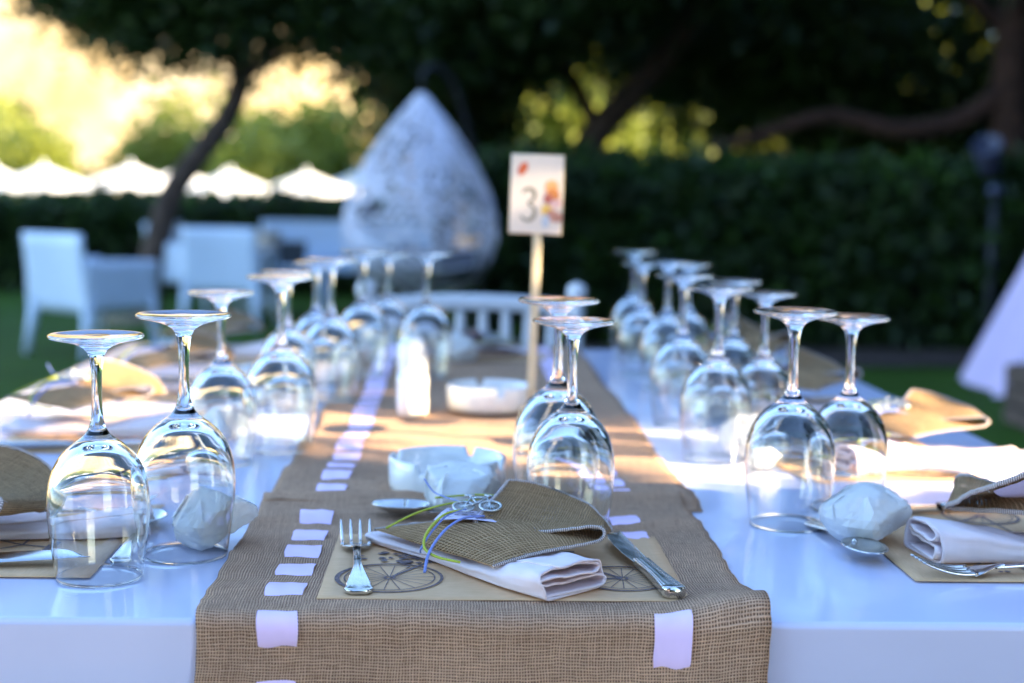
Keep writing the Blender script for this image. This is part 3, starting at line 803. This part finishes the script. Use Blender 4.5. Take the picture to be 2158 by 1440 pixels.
for k, x, y, dz, lab in GL:
    if k == 'b':
        o = big if fb else dup(big); fb = False
    else:
        o = small if fs else dup(small); fs = False
    o["label"] = lab; o["group"] = "upturned wine glasses on the table"
    o.location = (x, y, TZ + dz); o.rotation_euler = (R(rg3.uniform(-.25, .25)), R(rg3.uniform(-.25, .25)), rg3.uniform(0, 6))

# ------------------------------------------------------------------ place settings
def at(root, o):   # parent a mesh to a thing
    o.parent = root; return o

def put(name, label, cat, c, rz, group=None):
    return thing(name, label, cat, c, rz, group)

def placemat_parts(t, printed=True):
    w, d = .15, .1075
    def f(u, v):
        x, y = -w + 2 * w * u, -d + 2 * d * v
        return (x, y, .0009 + .0006 * nz(x * 14, y * 14, 5)), (x, y)
    MB().grid(f, 24, 18).build("paper_sheet", MT['kraft'], t, solid=.0005)
    if not printed: return
    zt = .0019
    def strip(p0, p1, wd, ink):
        d_ = (Vector(p1) - Vector(p0)); n = Vector((-d_.y, d_.x)).normalized() * wd / 2
        ink.add([(p0[0] - n.x, p0[1] - n.y, zt), (p1[0] - n.x, p1[1] - n.y, zt), (p1[0] + n.x, p1[1] + n.y, zt), (p0[0] + n.x, p0[1] + n.y, zt)], [(0, 1, 2, 3)])
    def ring(c, r, wd, ink, n=48, a0=0, a1=2 * math.pi, wf=None):
        v = []; f_ = []
        for k in range(n + 1):
            a = a0 + (a1 - a0) * k / n; ww = wd * (wf(a) if wf else 1)
            v += [(c[0] + (r - ww / 2) * math.cos(a), c[1] + (r - ww / 2) * math.sin(a), zt), (c[0] + (r + ww / 2) * math.cos(a), c[1] + (r + ww / 2) * math.sin(a), zt)]
        for k in range(n): f_.append((2 * k, 2 * k + 1, 2 * k + 3, 2 * k + 2))
        ink.add(v, f_)
    ink = MB(); soft = MB()
    for (cx, cy, r) in ((-.095, -.045, .044), (.102, -.042, .038)):
        ring((cx, cy), r, .0034, ink, wf=lambda a: .75 + .5 * max(0, -math.cos(a)))
        ring((cx, cy), r - .006, .0012, ink); ring((cx, cy), .004, .002, ink, 16)
        for k in range(18):
            a = 2 * math.pi * k / 18 + .1
            strip((cx + .004 * math.cos(a), cy + .004 * math.sin(a)), (cx + (r - .006) * math.cos(a), cy + (r - .006) * math.sin(a)), .0008, ink)
    # frame, mudguard, chain stay, saddle, handlebar of the printed bicycle
    for a, b in (((-.095, -.045), (-.055, .02)), ((-.055, .02), (.045, .02)), ((.045, .02), (.0, -.05)), ((.0, -.05), (-.055, .02)), ((.0, -.05), (.102, -.042)), ((.045, .02), (.102, -.042)), ((.045, .02), (.052, .045)), ((-.055, .02), (-.062, .05)), ((-.062, .05), (-.035, .058))):
        strip(a, b, .0026, soft)
    ring((.0, -.05), .010, .003, ink, 20); strip((.035, .046), (.068, .046), .006, ink)
    rr = random.Random(2)
    for k in range(46):        # flower basket blot over the front wheel
        cx, cy = -.085 + rr.gauss(0, .016), .018 + rr.gauss(0, .010); s = rr.uniform(.0015, .0045)
        m_ = ink if rr.random() < .55 else soft
        nn = 7; m_.add([(cx + s * math.cos(2 * math.pi * i / nn) * rr.uniform(.6, 1.2), cy + s * math.sin(2 * math.pi * i / nn) * rr.uniform(.6, 1.2), zt + .00002 * k) for i in range(nn)], [tuple(range(nn))])
    a_ = ink.build("bicycle_print", MT['ink'], t, smooth=False); b_ = soft.build("bicycle_print", MT['greyink'], t, smooth=False)
    tag(a_, kind="stuff"); tag(b_, kind="stuff")

def napkin_parts(t):
    # a cloth folded into a flat packet: layered cross section swept along its length (local x)
    sec = [(-.030, .003), (.024, .0028), (.0335, .005), (.0345, .010), (.028, .0125), (.010, .0098), (-.012, .0105), (-.027, .0118), (-.0325, .0145), (-.0300, .0178), (-.018, .0182), (.006, .0165), (.024, .0160), (.031, .0178), (.0325, .0208), (.026, .0232), (.0, .0238), (-.022, .0236), (-.0325, .0215), (-.0352, .014), (-.034, .006), (-.030, .0012), (-.010, .0006), (.02, .0006), (.036, .0012), (.0385, .008), (.0375, .0185), (.032, .0246), (.012, .0262), (-.015, .0258)]
    n = len(sec); ks = [i / (n - 1) for i in range(n)]
    m = 120
    prof = [catmull(ks, [(a, b, 0) for a, b in sec], i / m) for i in range(m + 1)]
    L = .240
    def f(u, v):
        p = prof[min(int(round(v * m)), m)]
        x = -L / 2 + L * u
        sq = .34 + .62 * sm(.45, 1.0, u)                 # flatter under the pouch, loose at the open end
        wd = 1.06 - .10 * u + .012 * nz(x * 20, v * 3, 2)
        y = p.x * wd + .004 * math.sin(u * 5) + .0026 * nz(x * 22, p.y * 160, 8)
        z = p.y * sq + (.0024 * nz(x * 18, p.x * 40, 6) + .0014 * nz(x * 45 + p.x * 60, p.x * 50, 9)) * sm(.0, .01, p.y)
        x += (.004 * nz(v * 9, 3) + .003 * math.sin(v * 20)) * sm(.8, 1, u)
        return (x, y, max(z, .0004)), (x, v * .4)
    MB().grid(f, 64, m).build("folded_cloth", MT['linen'], t, solid=.0016)

NEAR = [(-.0233, .019, .0315), (.0223, -.002, .0300), (.0580, -.012, .0345), (.0800, -.013, .0375), (.0880, -.017, .0345), (.0815, -.025, .0268), (.0373, -.046, .0235), (-.009, -.074, .0175)]
FAR = [(.0082, .084, .0565), (.0485, .090, .0450), (.0800, .076, .0360), (.0915, .060, .0300), (.0965, .046, .0272), (.0910, .030, .0225), (.0000, .066, .0270), (-.1142, .062, .0145)]
KEY = [0, .2, .36, .45, .5, .57, .78, 1]
def pouch_pt(s, w):
    n_ = catmull(KEY, NEAR, s); f_ = catmull(KEY, FAR, s)
    p = n_.lerp(f_, w)
    if s > .57:
        q = (s - .57) / .43; p.z += .0105 * math.sin(math.pi * min(q, 1) ** 1.7) * math.sin(math.pi * w) ** .8
    else:
        q = s / .5; p.z += -.003 * math.sin(math.pi * min(q, 1)) * math.sin(math.pi * w) + .004 * math.sin(math.pi * min(q, 1)) * w
    p.z += .0013 * nz(p.x * 30, p.y * 30, s * 3) + .0026 * nz(p.x * 13, p.y * 13, s * 2 + 5) * (1 if s < .5 else .4)
    if w < .04 or w > .96: p += Vector((.0007 * nz(s * 60, 3), .0009 * nz(s * 55, 9), .0008 * nz(s * 50, 1)))
    return p
def pouch_parts(t, detail=True):
    sheet = MB().grid(lambda u, v: (pouch_pt(u, v), (.26 * u, .11 * v)), 70, 24).build("burlap_sheet", MT['pouch'], t, solid=.0009)
    for nm, pts in (("stitched_hem", [pouch_pt(i / 60, 0) for i in range(61)]), ("stitched_hem", [pouch_pt(i / 60, 1) for i in range(61)]), ("stitched_hem", [pouch_pt(0, i / 24) for i in range(25)])):
        MB().tube(pts, .0016, 6).build(nm, MT['hem'], sheet)
        fz = MB(); rf = random.Random(len(pts) + int(pts[0].x * 1e4))
        for _ in range(34):
            q = pts[rf.randrange(len(pts))]; d_ = Vector((rf.gauss(0, 1), rf.gauss(0, 1), rf.gauss(0, .8))).normalized() * rf.uniform(.0025, .0055)
            fz.tube([q, q + d_ * .5 + Vector((0, 0, .0006)), q + d_], .00022, 3, cap=False)
        tag(fz.build("loose_threads", MT['hem'], sheet), kind="stuff")
    # lavender card folded inside, showing along the open edge
    def cardf(u, v):
        s = -.03 + .30 * u
        p = pouch_pt(max(s, 0), .03 + .94 * v)
        if s < 0: p += (pouch_pt(0, .03 + .94 * v) - pouch_pt(.03, .03 + .94 * v)) * (-s / .03) * 1.0
        return p - Vector((0, 0, .0024)), (u, v)
    MB().grid(cardf, 14, 12).build("lavender_card", MT['card'], t)
    c2 = MB().grid(lambda u, v: ((-.060 + .055 * u + .012 * v, .030 - .020 * u + .042 * v, .0345 - .003 * (1 - u) + .002 * math.sin(u * 3 + v * 2)), (u, v)), 8, 6).build("lavender_card", MT['card'], t)
    tx = MB(); r = random.Random(8)
    for row in range(4):
        x = .08
        while x < .85:
            ln = r.uniform(.05, .13)
            p = [c2.data.vertices[0].co, c2.data.vertices[8].co, c2.data.vertices[54].co]
            o_, du, dv = p[0], p[1] - p[0], p[2] - p[0]
            y = .15 + .2 * row
            q = [o_ + du * (x + a) + dv * (y + b) + Vector((0, 0, .0014)) for a, b in ((0, 0), (ln, 0), (ln, .05), (0, .05))]
            tx.add(q, [(0, 1, 2, 3)]); x += ln + .05
    tag(tx.build("card_lettering", MT['greyink'], c2, smooth=False), kind="stuff")
    # cords
    def cord(pts, m_, r_=.0013): MB().tube(smooth_path(pts, 28), r_, 7, flat=.75).build("cord", MT[m_], t)
    cord([(-.1025, .040, .0215), (-.0793, .054, .0308), (-.0535, .064, .0375), (-.0183, .080, .0405), (.0046, .100, .0395)], 'lime')
    cord([(-.0330, .042, .0385), (-.0500, .016, .0400), (-.0640, -.014, .0320), (-.0665, -.032, .0225), (-.056, -.046, .0180), (-.036, -.058, .0165)], 'lime')
    cord([(-.0300, .044, .0388), (-.0470, .020, .0385), (-.0600, -.010, .0315), (-.0690, -.024, .0200), (-.0700, -.020, .0150)], 'blue', .0010)
    cord([(-.0150, .026, .0365), (-.0335, .008, .0385), (-.0500, -.020, .0335), (-.0620, -.042, .0205), (-.0655, -.056, .0070)], 'blue', .0014)
    cord([(-.0707, .134, .0475), (-.0611, .119, .0380), (-.0449, .094, .0370), (-.0337, .070, .0390)], 'blue', .0009)
    cord([(-.060, .112, .034), (-.020, .118, .036), (.010, .108, .036)], 'lime', .0013)
    if not detail: return
    # pewter bicycle charm
    ch = MB()
    def ringc(c, r, rad): ch.tube([(c[0] + r * math.cos(a), c[1] + r * math.sin(a) * .95, c[2] + .25 * r * math.sin(a)) for a in [2 * math.pi * k / 24 for k in range(25)]], rad, 6, cap=False)
    w1, w2 = V(-.0330, .046, .0405), V(-.0090, .040, .0425)
    for w_ in (w1, w2):
        ringc(w_, .0095, .0013)
        for k in range(6):
            a = math.pi * k / 6; d_ = V(math.cos(a) * .009, math.sin(a) * .0085, .0022 * math.sin(a)); ch.tube([w_ - d_, w_ + d_], .0005, 5)
    top1, top2, mid = V(-.026, .060, .0455), V(-.012, .058, .0462), V(-.021, .047, .0435)
    for a, b in ((w1, top1), (top1, top2), (top2, w2), (top1, mid), (mid, top2), (mid, w1), (top2, top2 + V(.003, .005, .001)), (top1, top1 + V(-.002, .004, .001))): ch.tube([a, b], .0010, 6)
    ch.tube([top1 + V(-.006, .004, .001), top1 + V(.003, .005, .001)], .0016, 6); ch.tube([top2 + V(-.002, .006, .001), top2 + V(.006, .004, .0)], .0012, 6)
    ch.build("bicycle_charm", MT['pewter'], t)

def handle_grid(length, w_end, w_neck, thick, mat_name, t, x0=0.0, name="handle", arch=.006):
    """flat flared cutlery handle running from y=0 (butt) to y=length"""
    def f(u, v):
        # u around the section, v along
        y = length * v
        w = w_end * (1 - sm(0, .55, v)) + w_neck * sm(0, .55, v)
        w *= 1 if v > .06 else (.55 + .45 * math.sqrt(max(v / .06, 0)))
        w *= 1 + .05 * math.sin(v * 40) * (v < .12)
        th = thick * (1.15 - .3 * v)
        a = 2 * math.pi * u
        ca, sa = math.cos(a), math.sin(a)
        x = w / 2 * abs(ca) ** .5 * (1 if ca > 0 else -1)
        zz = th / 2 * abs(sa) ** .5 * (1 if sa > 0 else -1)
        if sa > 0:                                  # two raised threads along the sides
            q = abs(x) / (w / 2); zz -= .00055 * (math.exp(-((q - .72) / .07) ** 2) + .8 * math.exp(-((q - .5) / .06) ** 2)) * sm(.03, .08, v)
        return (x0 + x, y, thick / 2 + .0006 + zz + arch * math.sin(math.pi * v * .92) ** 2 * .55 + arch * .5 * v), (u, v)
    mb = MB().grid(f, 48, 60)
    mb.f.append(tuple(range(47, -1, -1)))
    return mb.build(name, MT[mat_name], t)

def fork_parts(t):
    handle_grid(.125, .0215, .0062, .0034, 'steel', t)
    # y .125 -> .195, shoulder then tines curving up
    def zc(y): q = (y - .12) / .075; return .0072 - .0055 * math.sin(math.pi * min(q, 1) * .75) + .022 * max(q - .38, 0) ** 1.6
    def sh(u, v):
        y = .118 + .031 * v; w = .0062 + (.0255 - .0062) * sm(.1, .95, v); a = 2 * math.pi * u
        x = w / 2 * math.cos(a); return (x, y, zc(y) + .0012 * math.sin(a) - 8 * x * x * v), (u, v)
    shoulder = MB().grid(sh, 28, 16).build("shoulder", MT['steel'], t)
    for k in range(4):
        x = -.0109 + .00727 * k
        MB().tube([(x * (1 + .12 * (i / 14)), .146 + .049 * i / 14, zc(.146 + .049 * i / 14)) for i in range(15)], [.0019 * (1 - .6 * (i / 14) ** 2.5) for i in range(15)], 8).build("tine", MT['steel'], shoulder)

def knife_parts(t):
    handle_grid(.100, .0205, .0150, .0085, 'steel', t, arch=.0)
    def bl(u, v):
        y = .092 + .112 * v; w = .0185 + .0035 * math.sin(math.pi * min(v * 1.15, 1)) ; x1 = .009
        tip = sm(.72, 1, v)
        x0 = x1 - w * (1 - tip ** 2 * .98)
        a = 2 * math.pi * u
        x = (x0 + x1) / 2 + (x1 - x0) / 2 * math.cos(a)
        return (x, y, .0052 + (.0015 * (1 - .5 * tip)) * math.sin(a) * (.6 + .4 * math.cos(a)) + .003 * v - .16 * (x - .001)), (u, v)
    MB().grid(bl, 28, 40).build("blade", MT['steel'], t)

def spoon_parts(t):
    handle_grid(.115, .0195, .0058, .0032, 'steel', t)
    def bw(u, v):
        a = 2 * math.pi * u; q = v
        L, Wd = .030, .0195
        x = Wd * q * math.cos(a); y = .138 + L * q * math.sin(a) * (1.0 + .08 * math.sin(a))
        z = .0015 + .0105 * q ** 2.2 + .0015
        return (x, y, z), (u, v)
    MB().grid(bw, 40, 16).build("spoon_bowl", MT['steel'], t, solid=.0013)
    MB().tube([(0, .108, .0068), (0, .113, .0098), (0, .1165, .0128)], [.0026, .0032, .002], 10).build("neck", MT['steel'], t)

def parcel_mesh(seed, rx=.047, ry=.041, h=.058):
    bm = bmesh.new(); bmesh.ops.create_icosphere(bm, subdivisions=5, radius=1)
    r_ = random.Random(seed); planes = []
    for _ in range(13):
        d_ = Vector((r_.gauss(0, 1), r_.gauss(0, 1), r_.gauss(.15, .8))).normalized(); planes.append((d_, r_.uniform(.60, .93)))
    for v_ in bm.verts:
        p = v_.co.copy(); k = 1.0
        for d_, q in planes:
            dt = p.dot(d_)
            if dt > 1e-3: k = min(k, q / dt)
        w_ = Vector((seed * 1.3, seed * .7, 0))
        crease = 1 - abs(mnoise.noise(p * 2.1 + w_)) * 2.2; crease2 = 1 - abs(mnoise.noise(p * 4.3 - w_)) * 2.2
        p *= k * (1 + .05 * max(crease, 0) ** 6 + .035 * max(crease2, 0) ** 6 + .006 * mnoise.noise(p * 9 + w_))
        z = (p.z * .5 + .46) * h
        an = math.atan2(p.y, p.x); sk = 1 + .5 * max(0, .22 - z / h) * (1.2 + math.sin(3 * an + seed) + .5 * math.sin(7 * an + 2 * seed))
        v_.co = Vector((p.x * rx * sk, p.y * ry * sk, max(z, .0006)))
    return bm
def parcel(label, c, seed, rz=0):
    t = thing("paper_parcel", label, "paper parcel", c, rz, "white paper parcels")
    o = bm_obj("paper_wrap", parcel_mesh(seed), MT['paper'], t, smooth=True)
    r_ = random.Random(seed + 3); vs = [v_.co for v_ in o.data.vertices]; top_c = Vector((0, 0, .022))
    for k in range(5):           # loose folds of the wrapping sheet that stand a little off the body
        a0 = k * 1.26 + r_.uniform(-.4, .4); da = r_.uniform(.5, .85); e0, e1 = r_.uniform(-.2, .15), r_.uniform(.55, 1.05); off = r_.uniform(.0008, .0035)
        def fold(u, v, a0=a0, da=da, e0=e0, e1=e1, off=off, k=k):
            a = a0 + da * (u - .5) * (1.15 - .8 * v); e = e0 + (e1 - e0) * v
            d_ = Vector((math.cos(a) * math.cos(e), math.sin(a) * math.cos(e), math.sin(e)))
            q = max(vs, key=lambda c_: (c_ - top_c).normalized().dot(d_))
            r0 = (q - top_c).length
            return top_c + d_ * (r0 + .0006 + off * u ** 2 + .0012 * math.sin(5 * u + k) * v), (u, v)
        MB().grid(fold, 5, 5).build("paper_fold", MT['paper'], t, smooth=False)
    return t

SURF = TZ + .0008
def loc_of(c, rz, lx, ly, z):
    ca, sa = math.cos(rz), math.sin(rz)
    return (c[0] + lx * ca - ly * sa, c[1] + lx * sa + ly * ca, z)

PROTO = {}
def setting(where, c, rz, z0, items, npos=(-.018, .000), nrot=-51, ppos=(0, 0), prot=0, seed=1, ppos_parcel=None, prz=0, pscale=1.0, nscale=1.0, pz=0.0):
    """where: words that say which seat; items: what the photo shows there"""
    def get(kind, maker, label, cat, group, lx, ly, z, dr):
        L_ = loc_of(c, rz, lx, ly, z)
        if kind in PROTO: return dup(PROTO[kind], label, L_, rz + R(dr), group)
        t = thing(kind, label, cat, L_, rz + R(dr), group); maker(t); PROTO[kind] = t
        return t
    if 'mat' in items: get("paper_placemat", placemat_parts, "brown kraft paper placemat with bicycle print " + where, "placemat", "kraft paper placemats", 0, 0, z0, 0)
    if 'napkin' in items: get("folded_napkin", napkin_parts, "folded white cloth napkin " + where, "napkin", "folded white napkins", npos[0], npos[1], z0 + .0026, nrot).scale = (1, 1, nscale)
    if 'pouch' in items:
        get("burlap_pouch", pouch_parts, "burlap pouch tied with lime cord " + where, "pouch", "burlap pouches on the napkins", ppos[0], ppos[1], z0 + .0022 + pz, prot).scale = (1, 1, pscale)
    if 'fork' in items: get("dinner_fork", fork_parts, "steel dinner fork " + where, "fork", "steel dinner forks", -.1168, -.100, z0 + .0022, 5).scale = (1.1, 1.04, 1.1)
    if 'knife' in items: get("dinner_knife", knife_parts, "steel dinner knife " + where, "knife", "steel dinner knives", .138, -.104, z0 + .0022, 9)
    if 'spoon' in items: get("dessert_spoon", spoon_parts, "steel dessert spoon " + where, "spoon", "steel dessert spoons", *items['spoon'])
    if 'parcel' in items:
        lx, ly = items['parcel']; parcel("white crumpled paper parcel " + where, loc_of(c, rz, lx, ly, z0 + .0006), seed, rz + prz)

ALL = dict(mat=1, napkin=1, pouch=1, fork=1, knife=1)
setting("at the near end of the table, in front", (.04, 1.217), 0, SURF + .0040, dict(ALL, spoon=(.045, .170, SURF + .0050, 84), parcel=(-.032, .205)), seed=5, prz=.4)
setting("at the nearest place on the left", (-.415, 1.333), R(-90), SURF, dict(ALL, spoon=(.105, .122, SURF, 93), parcel=(.03, .187)), npos=(-.0, .0), nrot=100, ppos=(.03, -.065), prot=70, pscale=1.3, seed=11, prz=.9)
setting("at the nearest place on the right", (.506, 1.34), R(90), SURF, dict(ALL, spoon=(.065, .145, SURF, 96), parcel=(-.008, .112)), npos=(-.055, -.045), nrot=96, ppos=(-.02, -.065), prot=75, pscale=1.6, nscale=1.25, seed=17, prz=.3)
setting("at the second place on the left", (-.475, 1.90), R(-90), SURF, dict(mat=1, napkin=1, pouch=1, knife=1, parcel=(.02, .16)), npos=(.01, .0), nrot=84, ppos=(.0, -.02), prot=97, pz=0.020, seed=23, pscale=1.15, nscale=1.3)
setting("at the second place on the right", (.520, 1.78), R(90), SURF, dict(mat=1, napkin=1, pouch=1, knife=1, fork=1, parcel=(-.01, .145)), npos=(-.055, -.075), nrot=97, ppos=(-.01, -.06), prot=-100, pz=0.022, seed=29, pscale=.95, nscale=1.6)
setting("at the third place on the left", (-.47, 2.33), R(-90), SURF, dict(mat=1, napkin=1, pouch=1, parcel=(.05, .15)), npos=(.03, .02), nrot=98, ppos=(.02, 0), prot=84, pz=0.020, seed=31, pscale=1.2, nscale=1.3)
setting("at the third place on the right", (.535, 2.17), R(90), SURF, dict(mat=1, napkin=1, pouch=1, parcel=(0, .14)), npos=(-.03, -.02), nrot=82, ppos=(0, 0), prot=-80, pz=0.018, seed=37, pscale=1.25, nscale=1.5)
setting("at the farthest place on the left", (-.48, 2.80), R(-90), SURF, dict(mat=1, napkin=1, pouch=1), npos=(0, .02), nrot=80, prot=100, pz=0.020, seed=41, pscale=1.2, nscale=1.3)
setting("at the farthest place on the right", (.545, 2.62), R(90), SURF, dict(mat=1, napkin=1, pouch=1), npos=(0, 0), nrot=95, prot=-60, pz=.016, seed=43, pscale=1.6, nscale=1.6)
setting("at the far end of the table", (.03, 2.86), R(180), SURF + .0034, dict(mat=1, napkin=1, pouch=1, parcel=(.03, .13)), npos=(0, 0), nrot=20, prot=10, seed=47)

# ------------------------------------------------------------------ ashtrays, shakers, table number
def ashtray(label, c, rz, proto=None):
    if proto: return dup(proto, label, c, rz)
    t = thing("ceramic_ashtray", label, "ashtray", c, rz, "white ceramic ashtrays")
    n = 120; v = []; f = []
    prof = [(.058, 0), (.0625, .002), (.064, .012), (.064, .046), (.0632, .0482), (.0605, .0485), (.0588, .0472), (.0575, .03), (.054, .012), (.045, .008), (.0005, .0072)]
    for (r, z) in prof:
        for k in range(n):
            a = 2 * math.pi * k / n
            q = min(abs(((a / (2 * math.pi) * 4) % 1) - .5) * 2 * .064 * math.pi / 4 for _ in (0,))
            notch = .014 * (1 - sm(.0035, .0065, q))
            zz = z - notch * sm(.026, .046, z)
            v.append((r * math.cos(a), r * math.sin(a), zz))
    m = len(prof)
    for i in range(m - 1):
        for k in range(n): f.append((i * n + k, i * n + (k + 1) % n, (i + 1) * n + (k + 1) % n, (i + 1) * n + k))
    f.append(tuple(range(n - 1, -1, -1)))
    mk("bowl", [(a, b, c_ * .76) for a, b, c_ in v], f, MT['china'], t)
    return t
ash = ashtray("round white ceramic ashtray in the shade behind the front pouch", (-.010, 1.530, TZ + .0075), R(20))
ashtray("round white ceramic ashtray in the sun beside the sign stick", (.048, 2.115, TZ + .0075), R(58), ash)

t = thing("salt_shaker", "short white ceramic salt shaker standing in the sun", "salt shaker", (-.0655, 2.05, TZ + .0068))
MB().lathe([(.001, 0), (.0205, 0), (.0225, .002), (.0232, .02), (.0215, .034), (.0225, .042), (.0235, .05), (.021, .060), (.012, .066), (.001, .067)], 32).build("shaker_body", MT['china'], t)
for k in range(3): MB().lathe([(.0014, 0), (.0014, .0006), (.0003, .0006)], 8, (.006 * math.cos(k * 2.1), .006 * math.sin(k * 2.1), .0660)).build("pour_hole", MT['slate'], t)
t = thing("pepper_mill", "tall white pepper mill behind the salt shaker", "pepper mill", (-.0675, 2.105, TZ + .0068))
MB().lathe([(.001, 0), (.022, 0), (.0238, .003), (.0235, .03), (.0228, .058)], 32).build("mill_body", MT['china'], t)
MB().lathe([(.0222, .0585), (.0228, .061), (.0220, .085), (.0205, .099), (.0150, .1065), (.001, .108)], 32).build("mill_head", MT['china'], t)

t = thing("table_number_sign", "table number three card on a tall pale wooden stick", "sign", (.1085, 2.085, TZ + .0065))
MB().lathe([(.001, 0), (.026, 0), (.028, .003), (.026, .010), (.010, .013)], 24).build("base", MT['stick'], t)
stk = MB().box((-.0062, -.0042, .011), (.0062, .0042, .345)).build("stick", MT['stick'], t, bevel=.0015)
CX, CZ0, CZ1, HW = -.0035, .2655, .3785, .0375
cardm = plain("cream_card", (.80, .68, .56), .75, var=.03, vscale=60)
card_o = MB().box((CX - HW, -.0066, CZ0), (CX + HW, -.0050, CZ1)).build("card", cardm, t, bevel=.0006)
MB().box((CX - HW - .0014, -.0049, CZ0 - .0014), (CX + HW + .0014, -.0043, CZ1 + .0014)).build("card_backing", MT['stick'], t)
YF = -.0070
def flatstroke(pts, wd, mat_, name):
    m_ = MB(); pp = smooth_path(pts, 36); v = []; f = []
    for i, p in enumerate(pp):
        d_ = (pp[min(i + 1, 36)] - pp[max(i - 1, 0)]).normalized(); n_ = Vector((-d_.z, 0, d_.x)) * wd(i / 36) / 2
        v += [p - n_, p + n_]
    for i in range(36): f.append((2 * i, 2 * i + 1, 2 * i + 3, 2 * i + 2))
    m_.add(v, f); return m_.build(name, mat_, card_o, smooth=False)
num = plain("taupe_print", (.25, .215, .15), .8, var=.1)
cx, cz = CX - .010, CZ0 + .041
flatstroke([(cx - .0105, YF, cz + .017), (cx - .005, YF, cz + .0225), (cx + .003, YF, cz + .0222), (cx + .0078, YF, cz + .016), (cx + .0055, YF, cz + .008), (cx - .001, YF, cz + .002), (cx + .006, YF, cz - .003), (cx + .0088, YF, cz - .011), (cx + .004, YF, cz - .0205), (cx - .005, YF, cz - .0225), (cx - .0120, YF, cz - .016)], lambda q: .0036 + .0022 * math.sin(q * math.pi * 2) ** 2, num, "numeral_three")
def blob(c, rx, rz_, col, nm, rot=0.0, k=0):
    n_ = 18; r_ = random.Random(k + 5); ca, sa = math.cos(rot), math.sin(rot)
    pts = []
    for i in range(n_):
        a = 2 * math.pi * i / n_; x, z = rx * math.cos(a), rz_ * math.sin(a)
        pts.append((CX + c[0] + x * ca - z * sa, YF - .0001 * k, CZ0 + c[1] + x * sa + z * ca))
    MB().add(pts, [tuple(range(n_))]).build(nm, plain("print_colour", col, .8, var=.15, vscale=120), card_o, smooth=False)
blob((-.021, .093), .0062, .0105, (.72, .15, .055), "printed_petal", -.5, 1)
for k, (x, z, rx, rz_, col) in enumerate([(.022, .068, .010, .010, (.80, .42, .16)), (.024, .056, .010, .011, (.62, .22, .06)), (.018, .050, .007, .008, (.42, .12, .09)), (.017, .033, .008, .010, (.78, .50, .10)), (.027, .026, .008, .013, (.55, .25, .17)), (.015, .018, .010, .006, (.55, .58, .62)), (.029, .044, .006, .010, (.72, .45, .42))]):
    blob((x, z), rx, rz_, col, "printed_flower", .3 * k, k + 2)
t.rotation_euler = (0, R(1.2), R(-8))
